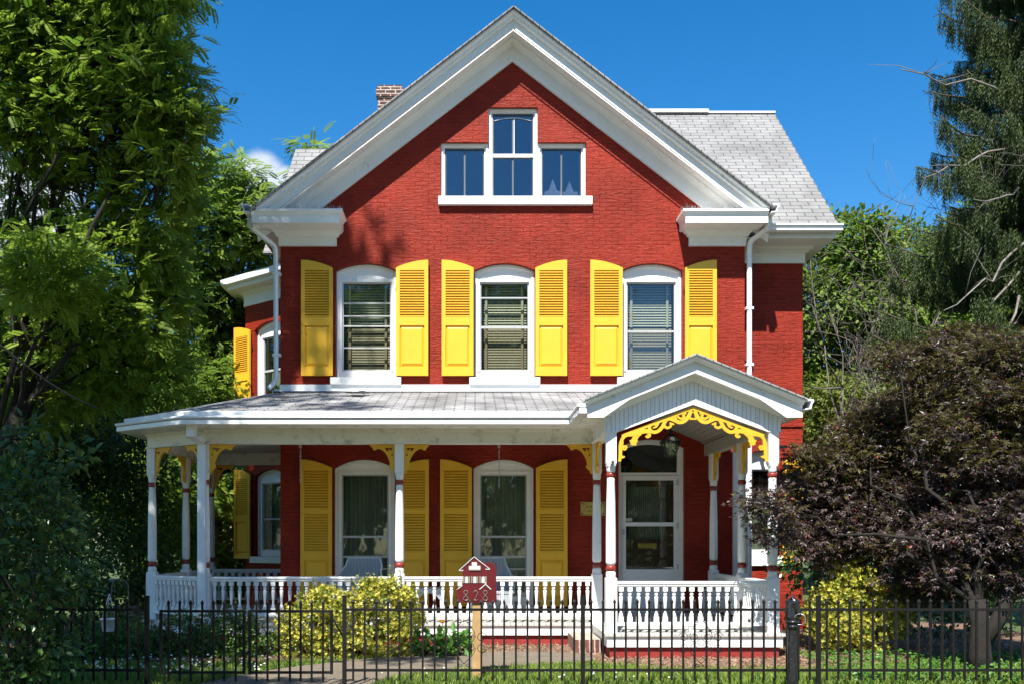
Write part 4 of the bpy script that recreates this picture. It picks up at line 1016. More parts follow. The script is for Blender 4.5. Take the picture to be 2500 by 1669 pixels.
def text_obj(name, s, x, y, z, size, mat, parent, ext=.001, align='LEFT', rotz=0.0, xs=1.0):
    cu = bpy.data.curves.new("t", 'FONT'); cu.body = s; cu.size = size; cu.extrude = ext; cu.align_x = align
    o = bpy.data.objects.new("t", cu); COL.objects.link(o); bpy.context.view_layer.update()
    me = bpy.data.meshes.new_from_object(o.evaluated_get(bpy.context.evaluated_depsgraph_get())); bpy.data.objects.remove(o); bpy.data.curves.remove(cu)
    for v in me.vertices: v.co = Vector((x + v.co.x * xs, y - v.co.z, z + v.co.y))
    me.materials.clear(); me.materials.append(mat); return link(name, me, parent)
text_obj("lettering", "Circa 1874", px0 + .033, YW - .0305, zw(1238.5), .085, M['brassdark'], pq, xs=.82)
text_obj("lettering", "Dr. Joseph   ce", px0 + .030, YW - .0305, zw(1247.5), .052, M['brassdark'], pq, xs=.9)
# security camera
sc_ = empty("security_camera", (X_(1494, 12.48), 12.48, Z_(1130, 12.48)), "small white security camera on the left entry post", "camera")
cx_, cz_ = X_(1494, 12.45), Z_(1130, 12.45)
MB().box(cx_ - .02, cx_ + .02, 12.49, YE - .066, cz_ - .03, cz_ + .01).box(cx_ - .012, cx_ + .03, 12.44, 12.4895, cz_ - .002, cz_ + .045).build("housing", M['signwhite'], sc_)
MB().lathe([(.001, 0), (.014, 0), (.014, .01), (.001, .012)], 0, 0, 12).build("lens", M['black'], sc_, xf=Matrix.Translation((cx_ + .009, 12.438, cz_ + .021)) @ Matrix.Rotation(R(90), 4, 'X'))

# wicker armchairs
def weave_sheet(m_, grid, smooth=True):
    nu, nv = len(grid), len(grid[0]); V = [p for row in grid for p in row]
    m_.add(V, [(i * nv + j, (i + 1) * nv + j, (i + 1) * nv + j + 1, i * nv + j + 1) for i in range(nu - 1) for j in range(nv - 1)], smooth)
def wicker_mat():
    m, nt, b = newmat("woven_wicker"); L = nt.links.new; b.inputs["Roughness"].default_value = .6
    g = N(nt, "ShaderNodeNewGeometry"); w = N(nt, "ShaderNodeTexWave", wave_type='BANDS', bands_direction='X'); w.inputs["Scale"].default_value = 14; L(g.outputs["Position"], w.inputs["Vector"])
    w2 = N(nt, "ShaderNodeTexWave", wave_type='BANDS', bands_direction='Z'); w2.inputs["Scale"].default_value = 38; L(g.outputs["Position"], w2.inputs["Vector"])
    a = N(nt, "ShaderNodeMath", operation='MULTIPLY_ADD'); L(w.outputs["Fac"], a.inputs[0]); a.inputs[1].default_value = .7; s = N(nt, "ShaderNodeMath", operation='MULTIPLY'); L(w2.outputs["Fac"], s.inputs[0]); s.inputs[1].default_value = .3; L(s.outputs[0], a.inputs[2])
    mx = N(nt, "ShaderNodeMix", data_type='RGBA'); L(a.outputs[0], mx.inputs["Factor"]); mx.inputs["A"].default_value = (.20, .24, .30, 1); mx.inputs["B"].default_value = (.70, .74, .78, 1); L(mx.outputs["Result"], b.inputs["Base Color"])
    bp = N(nt, "ShaderNodeBump"); bp.inputs["Distance"].default_value = .012; L(a.outputs[0], bp.inputs["Height"]); L(bp.outputs[0], b.inputs["Normal"]); return m
M['weave'] = wicker_mat()
def armchair(name, loc, ang, label):
    root = empty(name, loc, label, "chair", "white wicker chairs on the porch")
    T4 = Matrix.Translation(loc) @ Matrix.Rotation(ang, 4, 'Z')
    # shell: back and arms in one sweep (local: front = -y)
    g = []
    for i in range(25):
        u = -1 + 2 * i / 24; a = u * math.pi * .5; au = abs(u)
        rx, ry = .32, .27; x = rx * math.sin(a) * 1.0; y = ry * math.cos(a)
        if au > .78: x = math.copysign(.32 + (au - .78) * .1, u); y = .27 * math.cos(math.pi * .5 * .78) - (au - .78) * 1.7
        top = .88 if au < .50 else (.88 - (.88 - .60) * min(1, (au - .50) / .28) ** .7)
        lean = .12
        row = []
        for j in range(9):
            t = j / 8; z = .36 + (top - .36) * t; fl = 1 + .16 * t
            row.append((x * fl, y + lean * t * (1 if au < .6 else .2), z))
        g.append(row)
    m_ = MB(); weave_sheet(m_, g); g2 = [[(p[0] * .94, p[1] - .02, p[2]) for p in row] for row in g]; weave_sheet(m_, g2)
    m_.build("backrest", M['weave'], root, xf=T4, recalc=False)
    m_ = MB(); m_.tube([row[-1] for row in g], .020, 8); m_.build("rim", M['wicker'], root, xf=T4)
    MB().box(-.28, .28, -.26, .24, .34, .40).build("seat", M['weave'], root, xf=T4, bevel=.015)
    # arched apron
    m_ = MB(); ap_ = [(-.29, .34), (.29, .34), (.29, .12), (.25, .12)] + [(.25 * math.cos(a), .12 + .16 * math.sin(a)) for a in [math.pi * k / 10 for k in range(1, 10)]] + [(-.25, .12), (-.29, .12)]
    m_.plate(ap_, [], -.275, -.262); m_.build("apron", M['weave'], root, xf=T4)
    for sx_ in (-1, 1):
        for sy in (-.25, .22): MB().tube([(sx_ * .26, sy, .34), (sx_ * .28, sy, 0.0)], [.02, .016], 8).build("leg", M['wicker'], root, xf=T4)
    return root
armchair("wicker_armchair", (X_(872, 15.25), 15.25, DECK + .001), R(-14), "white wicker armchair before the left ground floor window")
armchair("wicker_armchair", (X_(1196, 15.3), 15.3, DECK + .001), R(6), "white wicker armchair partly hidden behind the house shaped number sign")
def wtable(name, loc, label, w=.5, h=.46):
    root = empty(name, loc, label, "table", "white wicker tables on the porch"); T4 = Matrix.Translation(loc)
    MB().box(-w / 2, w / 2, -.2, .2, h - .03, h).build("table_top", M['weave'], root, xf=T4, bevel=.008)
    m_ = MB(); ap_ = [(-w / 2 + .01, h - .031), (w / 2 - .01, h - .031), (w / 2 - .01, h - .2)] + [((w / 2 - .05) * math.cos(a), h - .2 + .12 * math.sin(a)) for a in [math.pi * k / 10 for k in range(1, 10)]] + [(-w / 2 + .01, h - .2)]
    m_.plate(ap_, [], -.19, -.178); m_.build("apron", M['weave'], root, xf=T4); MB().plate(ap_, [], .178, .19).build("apron", M['weave'], root, xf=T4)
    MB().box(-w / 2 + .03, w / 2 - .03, -.17, .17, .10, .12).build("shelf", M['weave'], root, xf=T4)
    for sx_ in (-1, 1):
        for sy in (-1, 1): MB().tube([(sx_ * (w / 2 - .03), sy * .17, h - .032), (sx_ * (w / 2 - .02), sy * .18, 0)], [.016, .014], 8).build("leg", M['wicker'], root, xf=T4)
    return root
wtable("wicker_table", (X_(1048, 15.3), 15.3, DECK + .001), "small white wicker table between the two armchairs", w=.42, h=.44)
wtable("wicker_table", (X_(1772, 14.9), 14.9, DECK + .001), "white wicker table behind the right end of the entry railing", w=.62, h=.44)
# orange folding stand on the side porch
os_ = empty("folding_stand", (X_(617, 17.2), 17.2, DECK), "orange folding stand behind the left porch railing", "stand")
ox = X_(617, 17.2)
MB().box(-.035, .035, -.02, .02, 0, .52).build("leg", M['orange'], os_, xf=Matrix.Translation((ox - .09, 17.2, DECK + .001)) @ Matrix.Rotation(R(4), 4, 'Y'))
MB().box(-.03, .03, -.02, .02, 0, .60).build("leg", M['orange'], os_, xf=Matrix.Translation((ox - .06, 17.25, DECK + .003)) @ Matrix.Rotation(R(16), 4, 'Y'))
MB().box(ox - .07, ox + .12, 17.16, 17.30, DECK + .5, DECK + .53).build("top_bar", M['orange'], os_)
# ================================================================== YARD
def ground_sheet(name, poly, z, mat, kind="structure"):
    m_ = MB(); m_.add([(x, y, z) for x, y in poly], [tuple(range(len(poly)))]); o = m_.build(name, mat, None, recalc=False)
    me = o.data
    if me.polygons[0].normal.z < 0: me.flip_normals()
    return tag(o, kind=kind)
ground_sheet("ground", [(-400, -60), (400, -60), (400, 700), (-400, 700)], -0.012, M['lawn'])
mulch_poly = [(-9, 12.0), (-5.2, 12.15), (-3.4, 11.95), (-2.6, 12.1), (-1.5, 12.3), (-.6, 12.9), (.2, 13.0), (1.0, 12.7), (1.5, 11.9), (2.2, 11.45), (3.9, 11.4), (5.0, 12.0), (6.3, 12.4), (8.5, 12.8), (9, 18), (-9, 18)]
ground_sheet("mulch_bed", mulch_poly, -0.006, M['soil'])
path_poly = [(-3.1, 9.3), (-1.1, 9.3), (-1.02, 10.3), (-.75, 10.95), (-.1, 11.35), (.6, 11.7), (1.32, 12.0), (1.5, 12.3), (1.35, 12.95), (.6, 13.1), (-.12, 12.9), (-.9, 12.55), (-1.55, 12.1), (-2.1, 11.5), (-2.45, 11.0), (-2.7, 10.4)]
m_ = MB(); m_.prism(path_poly, -.02, .012); tag(m_.build("garden_path", M['path']), kind="structure")
ground_sheet("sidewalk", [(-60, 2), (60, 2), (60, 8.6), (-60, 8.6)], -0.006, M['path'])

rng = np.random.default_rng(11)
def unit(v): return v / (np.linalg.norm(v, axis=-1, keepdims=True) + 1e-9)
def pin(poly, P):
    """points inside a polygon"""
    x, y = P[:, 0], P[:, 1]; c = np.zeros(len(P), bool); n = len(poly)
    for i in range(n):
        x0, y0 = poly[i]; x1, y1 = poly[(i + 1) % n]
        k = ((y0 > y) != (y1 > y)) & (x < (x1 - x0) * (y - y0) / (y1 - y0 + 1e-12) + x0); c ^= k
    return c
def quads(name, V, mat, parent=None, tone=None, per=4, smooth=False):
    """V: (n*per, 3) vertices, each run of `per` is a face"""
    V = np.asarray(V, dtype=np.float64).reshape(-1, 3); n = len(V) // per
    me = bpy.data.meshes.new(name); me.from_pydata(V, [], np.arange(n * per, dtype=np.int32).reshape(n, per)); me.update()
    if tone is not None:
        a = me.attributes.new("tone", 'FLOAT', 'POINT'); a.data.foreach_set("value", np.repeat(tone, len(V) // len(tone)).astype(np.float32))
    me.materials.append(mat); return link(name, me, parent)

def leaf_instances(P, A, Nn, S, T):
    """P positions, A axes, Nn normals, S sizes, T template (m,4,3): along, side, normal"""
    A = unit(A); Nn = unit(Nn - A * (Nn * A).sum(1, keepdims=True)); B = np.cross(Nn, A)
    T = T.reshape(-1, 3)
    V = P[:, None, :] + S[:, None, None] * (T[None, :, 0:1] * A[:, None, :] + T[None, :, 1:2] * B[:, None, :] + T[None, :, 2:3] * Nn[:, None, :])
    return V.reshape(-1, 3)

T_LEAF = np.array([[[0, 0, 0], [.5, -.26, .06], [1, 0, -.06], [.5, .26, .06]]])
T_BROAD = np.array([[[0, 0, 0], [.35, -.30, .08], [.7, -.2, .03], [1, 0, -.08]], [[0, 0, 0], [1, 0, -.08], [.7, .2, .03], [.35, .30, .08]]])
def pinnate(pairs=8, wd=.062, ln=.34):
    out = []
    for i in range(pairs):
        u = .22 + .74 * i / pairs; dz = -.22 * u * u; L = ln * (1 - .45 * abs(u - .55))
        for s in (-1, 1):
            a0 = np.array([u, 0, dz]); d = np.array([.42, s * .90, -.10]); d /= np.linalg.norm(d); sd = np.array([.93, -s * .35, 0]) * wd
            out.append([a0, a0 + d * L * .5 + sd, a0 + d * L, a0 + d * L * .5 - sd])
    a0 = np.array([.95, 0, -.20]); out.append([a0, a0 + [.14, -wd, -.05], a0 + [.30, 0, -.14], a0 + [.14, wd, -.05]])
    return np.array(out)
T_PIN = pinnate()
def palmate():
    out = []
    for k, (a, L) in enumerate(((-1.9, .5), (-1.05, .8), (-.35 * 0, 1.0), (1.05, .8), (1.9, .5))):
        c, s = math.cos(a), math.sin(a); w = .15
        out.append([[0, 0, 0], [c * L * .45 + s * w, s * L * .45 - c * w, .04], [c * L, s * L, -.08], [c * L * .45 - s * w, s * L * .45 + c * w, .04]])
    return np.array(out)
T_PALM = palmate()
def whorl(n=6, up=.55):
    out = []
    for k in range(n):
        a = 2 * math.pi * k / n; tl = up if k % 2 else up * .35
        c, s = math.cos(a), math.sin(a); w = .26
        out.append([[0.0, 0, 0], [.30 + tl * .4, c * .5 - s * w, s * .5 + c * w], [.35 + tl, c * 1.0, s * 1.0], [.30 + tl * .4, c * .5 + s * w, s * .5 - c * w]])
    return np.array(out)
T_WHORL = whorl()
def tuft(n=7):
    out = []
    for k in range(n):
        a = 2.4 * k; u = k / n; c, s = math.cos(a), math.sin(a)
        out.append([[u, 0, 0], [u + .10, .11 * c - .02 * s, .11 * s + .02 * c], [u + .30, .20 * c, .20 * s], [u + .16, .09 * c + .03 * s, .09 * s - .03 * c]])
    return np.array(out)
T_TUFT = tuft(8)

def cloud(clumps, tips_per, per_tip, spread, rg, shell=(.55, 1.08), up_bias=.15, flat=.75):
    """leaf positions grouped in twigs over lumpy ellipsoids; returns position, outward direction, tips"""
    Ps, Os, Ts = [], [], []
    for (c, r) in clumps:
        r = np.array([r, r, r * flat]) if not hasattr(r, '__len__') else np.array(r); n = max(6, int(tips_per * r[0] * r[2]))
        d = unit(rg.normal(size=(n, 3)) + [0, 0, up_bias]); f = rg.uniform(shell[0], shell[1], n) ** .8
        # break the outline with random lobes
        lob = unit(rg.normal(size=(7, 3))); w = np.maximum(0, d @ lob.T) ** 6; f = f * (0.82 + .33 * (w * rg.uniform(.1, 1, 7)).sum(1))
        tip = np.array(c) + d * r * f[:, None]
        Ts.append(tip); k = per_tip
        off = rg.normal(size=(n, k, 3)) * np.array([spread, spread, spread * .55])
        P = tip[:, None, :] + off; O = np.repeat(d[:, None, :], k, 1) * .8 + off / (spread + 1e-6) * .5
        Ps.append(P.reshape(-1, 3)); Os.append(O.reshape(-1, 3))
    return np.concatenate(Ps), np.concatenate(Os), np.concatenate(Ts)

def foliage(name, P, O, size, T, mat, parent, rg, droop=.35, jit=.5, upn=1.0, svar=.3):
    n = len(P)
    if T is T_PIN: O = O * [1, 1, .35]
    A = O + rg.normal(size=(n, 3)) * jit + [0, 0, -droop]; Nn = rg.normal(size=(n, 3)) * .45 + ([-.25, -.75, upn] if T is T_PIN else [-.05, -.3, upn])
    S = size * rg.uniform(1 - svar, 1 + svar, n); V = leaf_instances(P, A, Nn, S, T)
    return quads(name, V, mat, parent, tone=rg.uniform(0, 1, n))

def limb_path(a, b, rg, n=6, wob=.12, sag=.0):
    a, b = np.array(a, float), np.array(b, float); L = np.linalg.norm(b - a); pts = []
    for i in range(n + 1):
        t = i / n; p = a * (1 - t) + b * t; p = p + rg.normal(size=3) * wob * L * .25 * math.sin(math.pi * t) + [0, 0, sag * L * math.sin(math.pi * t)]; pts.append(tuple(p))
    return pts

def tree(name, label, cat, base, fork, clumps, T, size, mat, bark, rg, tips=26, per=14, spread=.22, r0=.22, droop=.35, group=None, shell=(.55, 1.08), twigs=.5, jit=.5, flat=.75, limb_r=.30, upn=1.0, loc=None):
    root = empty(name, (base[0], base[1], 0), label, cat, group)
    tr = MB(); pts = limb_path(base, fork, rg, 7, .10); tr.tube(pts, [r0 * (1.25 if i == 0 else 1 - .5 * i / 7) for i in range(8)], 9); tr.build("trunk", bark, root)
    P, O, Tp = cloud(clumps, tips, per, spread, rg, shell=shell, flat=flat)
    lb = MB(); tp = [Vector(p) for p in pts]; tw = MB(); ti = 0
    for (c, r) in clumps:
        s = tp[3 + rg.integers(0, 5)]; rr = r if not hasattr(r, '__len__') else r[0]
        q = limb_path(s, c, rg, 6, .25, .04); e = r0 * limb_r
        lb.tube(q, [e * (1 - .72 * i / 6) for i in range(7)], 6)
        dd = np.linalg.norm(Tp - np.array(c), axis=1); near = np.where(dd < rr * 1.15)[0]
        if len(near) and twigs > 0:
            for j in rg.choice(near, min(len(near), int(10 * twigs * max(1, rr * 2))), replace=False):
                lb.tube(limb_path(q[4], Tp[j], rg, 3, .25), [e * .22, e * .16, e * .11, .004], 4, cap=False)
    lb.build("limb", bark, root, recalc=False)
    foliage("crown", P, O, size, T, mat, root, rg, droop=droop, jit=jit, upn=upn)
    return root

def C_(px, py, Y, r): return ((X_(px, Y), Y, Z_(py, Y)), r)

M['walnut'] = leafmat("walnut_leaves", (0.08, 0.18, 0.018), (0.35, 0.46, 0.06), trans=.55, rough=.5, spec=.3)
M['walnut2'] = leafmat("bright_walnut_leaves", (0.09, 0.19, 0.022), (0.31, 0.42, 0.07), trans=.52, rough=.5, spec=.3)
M['darkleaf'] = leafmat("dark_shrub_leaves", (0.028, 0.070, 0.016), (0.085, 0.165, 0.035), trans=.25, rough=.35, spec=.5)
M['boxleaf'] = leafmat("boxwood_leaves", (0.030, 0.085, 0.012), (0.11, 0.21, 0.03), trans=.25, rough=.38, spec=.5, noise=3)
M['euon'] = leafmat("golden_variegated_leaves", (0.17, 0.20, 0.012), (0.76, 0.66, 0.11), trans=.28, rough=.35, spec=.45, noise=2.2)
M['euong'] = leafmat("green_variegated_leaves", (0.05, 0.12, 0.012), (0.36, 0.38, 0.06), trans=.25, rough=.35, spec=.45, noise=2.2)
M['maple'] = leafmat("purple_maple_leaves", (0.018, 0.011, 0.012), (0.100, 0.062, 0.056), trans=.22, rough=.42, spec=.55, noise=2.0)
M['mapleg'] = leafmat("bronze_maple_leaves", (0.030, 0.032, 0.008), (0.15, 0.125, 0.030), trans=.45, rough=.45, spec=.4, noise=2.0)
M['mapler'] = leafmat("red_maple_seeds", (0.22, 0.03, 0.03), (0.42, 0.08, 0.07), trans=.3, rough=.5)
M['glossy'] = leafmat("glossy_dogwood_leaves", (0.025, 0.07, 0.018), (0.07, 0.16, 0.035), trans=.25, rough=.25, spec=.6)
M['fargreen'] = leafmat("background_leaves", (0.065, 0.13, 0.018), (0.22, 0.30, 0.05), trans=.35, rough=.6, spec=.2, noise=.5)
M['yellowgreen'] = leafmat("yellow_green_leaves", (0.09, 0.14, 0.02), (0.26, 0.30, 0.06), trans=.4, rough=.5)
M['spruce'] = leafmat("spruce_needles", (0.008, 0.024, 0.008), (0.075, 0.115, 0.018), trans=.12, rough=.55, spec=.35, noise=1.2)
M['hosta'] = leafmat("garden_plant_leaves", (0.05, 0.14, 0.018), (0.12, 0.27, 0.04), trans=.35, rough=.4)
M['grass'] = leafmat("grass_blades", (0.07, 0.17, 0.015), (0.30, 0.37, 0.06), trans=.35, rough=.5, noise=2.5)

# ---- iron fence -------------------------------------------------------------
YF = 9.96
def fx(px): return X_(px, YF)
def picket_mb(m_, x, z0, z1, y=YF):
    h = .0095
    m_.box(x - h, x + h, y - h, y + h, z0, z1 - .05)
    V = [(x - h, y - h, z1 - .05), (x + h, y - h, z1 - .05), (x + h, y + h, z1 - .05), (x - h, y + h, z1 - .05)]
    e = .015; V += [(x - e, y - e, z1 - .030), (x + e, y - e, z1 - .030), (x + e, y + e, z1 - .030), (x - e, y + e, z1 - .030), (x, y, z1)]
    m_.add(V, [(0, 1, 5, 4), (1, 2, 6, 5), (2, 3, 7, 6), (3, 0, 4, 7), (4, 5, 8), (5, 6, 8), (6, 7, 8), (7, 4, 8)])
def scroll_mb(m_, xc, y):
    r = .0032
    def sp(cx, cz, r0, a0, turns, d):
        n = int(26 * turns); return [(cx + d * r0 * (1 - .72 * k / n) * math.cos(a0 + 2 * math.pi * turns * k / n), y, cz + r0 * (1 - .72 * k / n) * math.sin(a0 + 2 * math.pi * turns * k / n)) for k in range(n + 1)]
    for s in (-1, 1):
        m_.tube(sp(xc + s * .045, .672, .026, math.pi * 1.1, 1.1, s)[::-1] + [(xc + s * .10, y, .56), (xc + s * .115, y, .50)], r, 4)
        for (ox_, zc, up_) in ((.062, .50, 1), (.062, .395, -1), (.175, .50, 1), (.175, .395, -1)):
            m_.tube([(p[0], p[1], zc + (p[2] - zc) * up_) for p in sp(xc + s * ox_, zc, .052, -math.pi * .9 if ox_ < .1 else math.pi * .1, 1.35, s if ox_ < .1 else s)], r, 4)
        m_.tube([(xc + s * .115, y, .395), (xc + s * .10, y, .34), (xc + s * .0, y, .235)] , r, 4)
        m_.tube(sp(xc + s * .040, .225, .022, math.pi * .9, 1.0, s), r, 4)
def fence_run(root, pickets, x0, x1, zr=(.778, .172), zt=.888, zb_=.070):
    first = None
    for z in zr: MB().box(x0, x1, YF - .0125, YF + .0125, z - .0125, z + .0125).build("rail", M['fence'], root)
    for x in pickets:
        if first is None:
            m_ = MB(); picket_mb(m_, x, zb_, zt); first = m_.build("picket", M['fence'], root); fxx = x
        else:
            c2 = first.copy(); COL.objects.link(c2); c2.parent = root; c2.matrix_parent_inverse = first.matrix_parent_inverse; c2.location = (x - fxx + random.uniform(-.0025, .0025), 0, random.uniform(-.003, .003))
def fpost(root, x):
    MB().box(x - .020, x + .020, YF - .020, YF + .020, -.25, .912).box(x - .022, x + .022, YF - .022, YF + .022, .9125, .918).build("fence_post", M['fence'], root)
rp = [841, 1423, 1998, 2573]
fr_ = empty("iron_fence", (fx(1400), YF, 0), "black iron picket fence running right from the gate, with three posts", "fence")
pk = []
for a, b_ in zip(rp[:-1], rp[1:]):
    n = 20; pk += [fx(a + (b_ - a) * (k + .75) / (n + .5)) for k in range(n + 0)] + ([fx(b_ - 22)] if False else [])
    sm = MB(); scroll_mb(sm, fx((a + b_) / 2 + 1), YF); sm.build("scrollwork", M['fence'], fr_)
fence_run(fr_, pk, fx(rp[0]), fx(rp[-1]))
for p in rp: fpost(fr_, fx(p))
fl_ = empty("iron_fence", (fx(150), YF, 0), "black iron picket fence left of the gate, half hidden by a dark shrub", "fence")
fence_run(fl_, [fx(338 - 27.2 * k) for k in range(14)], fx(-60), fx(359))
fpost(fl_, fx(359))
def gate(px0, px1, picks, label, sc):
    g_ = empty("garden_gate", (fx((px0 + px1) / 2), YF, 0), label, "gate", "pair of iron garden gates")
    fence_run(g_, [fx(p) for p in picks], fx(px0), fx(px1), zr=(.762, .150), zt=.878, zb_=.062)
    for p in (px0, px1): MB().box(fx(p) - .0135, fx(p) + .0135, YF - .0135, YF + .0135, .133, .776).build("stile", M['fence'], g_)
    sm = MB(); scroll_mb(sm, fx(sc), YF); sm.build("scrollwork", M['fence'], g_)
    return g_
gate(393, 596, [411.5, 439, 466, 494, 521, 548, 575.4], "left leaf of the iron garden gate, in front of dark bushes", 494)
g2_ = gate(610, 809.5, [626.3, 653, 680.8, 707.4, 734.5, 761.3, 788.7], "right leaf of the iron garden gate, in front of the golden shrub", 707)
m_ = MB(); m_.tube([(fx(811), YF, .70), (fx(838), YF, .50)], .010, 6); m_.box(fx(808), fx(832), YF - .008, YF + .008, .648, .658); m_.box(fx(808), fx(840), YF - .01, YF + .01, .25, .262); m_.box(fx(362), fx(395), YF - .008, YF + .008, .26, .272)
m_.build("gate_closer", M['fence'], g2_)

# ---- hitching post with a horse head ---------------------------------------
YH = 9.55; hx = X_(1935, YH)
hp_ = empty("hitching_post", (hx, YH, 0), "black cast iron hitching post with a horse head and ring", "post")
MB().lathe([(.058, -.2), (.055, .1), (.046, .5), (.0445, .60), (.046, .625), (.062, .640), (.064, .648), (.056, .655), (.056, .672), (.070, .682), (.076, .690), (.074, .700), (.045, .708)], hx, YH, 24).build("post", M['black'], hp_)
def skin_mesh(name, nodes, edges, mat, parent, xf, sub=2):
    me = bpy.data.meshes.new(name); me.from_pydata([n[0] for n in nodes], edges, []); o = bpy.data.objects.new(name, me); COL.objects.link(o)
    m1 = o.modifiers.new("s", 'SKIN'); m2 = o.modifiers.new("u", 'SUBSURF'); m2.levels = sub; m2.render_levels = sub
    for i, n in enumerate(nodes):
        sv = me.skin_vertices[0].data[i] if me.skin_vertices else None
        if sv: sv.radius = n[1]; sv.use_root = (i == 0)
    bpy.context.view_layer.update(); dg = bpy.context.evaluated_depsgraph_get(); nm = bpy.data.meshes.new_from_object(o.evaluated_get(dg)); bpy.data.objects.remove(o)
    nm.transform(xf); nm.materials.clear(); nm.materials.append(mat); nm.polygons.foreach_set("use_smooth", [True] * len(nm.polygons)); return link(name, nm, parent)
HX = Matrix.Translation((hx - .002, YH, .70)) @ Matrix.Rotation(R(-30), 4, 'Z')
# local: +x is where the muzzle points; elliptical sections lofted along neck and head
def loft(m_, secs, seg=16):
    V = []
    for (c, ax, h, w) in secs:
        t = Vector(ax).normalized(); u = Vector((0, 1, 0)); v = t.cross(u).normalized()
        for k in range(seg):
            a = 2 * math.pi * k / seg; V.append(Vector(c) + v * h * math.cos(a) + u * w * math.sin(a))
    n = len(secs); Fs = [(i * seg + k, i * seg + (k + 1) % seg, (i + 1) * seg + (k + 1) % seg, (i + 1) * seg + k) for i in range(n - 1) for k in range(seg)]
    Fs += [tuple(range(seg))[::-1], tuple((n - 1) * seg + k for k in range(seg))]; m_.add(V, Fs, True)
m_ = MB()
loft(m_, [((.0, 0, -.01), (0, 0, 1), .052, .046), ((-.006, 0, .04), (-.05, 0, 1), .050, .038), ((-.012, 0, .09), (-.05, 0, 1), .046, .033), ((-.012, 0, .14), (.1, 0, 1), .042, .030), ((-.002, 0, .18), (.5, 0, 1), .040, .030), ((.012, 0, .205), (1, 0, .6), .030, .026), ((.022, 0, .212), (1, 0, .1), .014, .014)])
loft(m_, [((-.004, 0, .215), (.55, 0, -1), .012, .014), ((.004, 0, .198), (.55, 0, -1), .036, .031), ((.018, 0, .172), (.5, 0, -1), .043, .033), ((.034, 0, .142), (.45, 0, -1), .038, .028), ((.049, 0, .110), (.42, 0, -1), .029, .022), ((.060, 0, .084), (.42, 0, -1), .025, .020), ((.068, 0, .062), (.42, 0, -1), .026, .021), ((.073, 0, .048), (.42, 0, -1), .020, .017), ((.075, 0, .042), (.42, 0, -1), .008, .008)])
for s in (-1, 1): m_.lathe([(.001, -.007), (.006, -.003), (.006, .003), (.001, .007)], .030, s * .030, 8) if False else m_.tube([(.024, s * .026, .178), (.030, s * .034, .172), (.034, s * .027, .164)], [.004, .008, .004], 6)
m_.build("horse_head", M['black'], hp_, xf=HX)
m_ = MB()
for s in (-1, 1):
    m_.tube([(-.002, s * .020, .205), (.000, s * .025, .228), (-.002, s * .023, .250)], [.011, .009, .001], 6)
    m_.lathe([(.001, -.004), (.006, 0), (.001, .004)], 0, 0, 8) if False else None
m_.build("ear", M['black'], hp_, xf=HX)
m_ = MB(); m_.tube([(-.052, 0, .01), (-.058, 0, .08), (-.052, 0, .14), (-.034, 0, .19), (-.008, 0, .222), (.02, 0, .208)], [.012, .014, .013, .012, .010, .003], 8); m_.build("mane", M['black'], hp_, xf=HX)
m_ = MB(); rc = Vector((.076, 0, .030)); m_.tube([(rc.x + .052 * math.sin(a), .004 * math.sin(a) - .022, rc.z - .012 + .052 * math.cos(a)) for a in [2 * math.pi * k / 28 for k in range(29)]], .0035, 6)
m_.build("ring", M['steel'], hp_, xf=HX)

# ---- house shaped number sign ------------------------------------------------
YS = 10.70
def sx_(px): return X_(px, YS)
def sz_(py): return Z_(py, YS)
def s3(p): return (sx_(1050 + p[0] * .21285), sz_(1340 + p[1] * .21285))
sg = empty("house_number_sign", (sx_(1164), YS, 0), "small red house shaped number sign on a raw timber post", "sign")
MB().box(sx_(1153), sx_(1174.5), YS + .022, YS + .022 + .089, -.1, sz_(1386)).build("sign_post", M['pine'], sg)
so = [(305, 612), (765, 606), (757, 240), (765, 228), (738, 165), (728, 150), (620, 155), (505, 78), (328, 240), (374, 244), (374, 412), (304, 462)][::-1]
MB().plate([s3(p) for p in so], [], YS, YS + .02).build("sign_board", M['signred'], sg)
m_ = MB()
def strip(pts, w, y0=YS - .008, y1=YS - .001):
    for a, b_ in zip(pts[:-1], pts[1:]):
        A_, B_ = Vector(s3(a)), Vector(s3(b_)); t = (B_ - A_).normalized(); nn = Vector((-t.y, t.x)) * w / 2
        m_.plate([tuple(A_ + nn), tuple(A_ - nn), tuple(B_ - nn), tuple(B_ + nn)], [], y0, y1)
strip([(336, 234), (505, 84), (684, 222)], .008); strip([(330, 239), (382, 239)], .010, YS - .007); strip([(636, 226), (688, 226)], .010, YS - .007)
strip([(567, 458), (636, 398), (700, 458)], .010); strip([(306, 460), (372, 418)], .005)
m_.plate([s3(p) for p in [(478, 145), (538, 145), (538, 186), (578, 186), (578, 238), (444, 238), (444, 188), (478, 188)]][::-1], [], YS - .008, YS - .001)
for x0, x1 in ((400, 438), (494, 532), (590, 628)): m_.plate(arch(*[s3((x, 0))[0] for x in (x0, x1)], s3((0, 384))[1], s3((0, 320))[1], s3((0, 308))[1], 6), [], YS - .007, YS - .001)
m_.box(*[s3((x, 0))[0] for x in (628, 646)], YS - .007, YS - .001, s3((0, 395))[1], s3((0, 380))[1])
m_.build("trim", M['signwhite'], sg)
M['signtan'] = simple("sign_grey_tan", (0.26, 0.22, 0.16), rough=.5)
MB().plate([s3(p) for p in [(446, 228), (578, 228), (578, 240), (446, 240)]][::-1], [], YS - .011, YS - .0085).build("trim", M['signtan'], sg)
for x0 in (378, 443, 470, 536, 566, 632): MB().box(*[s3((x, 0))[0] for x in (x0, x0 + 16)], YS - .006, YS - .001, s3((0, 384))[1], s3((0, 306))[1]).build("shutter", M['signtan'], sg)

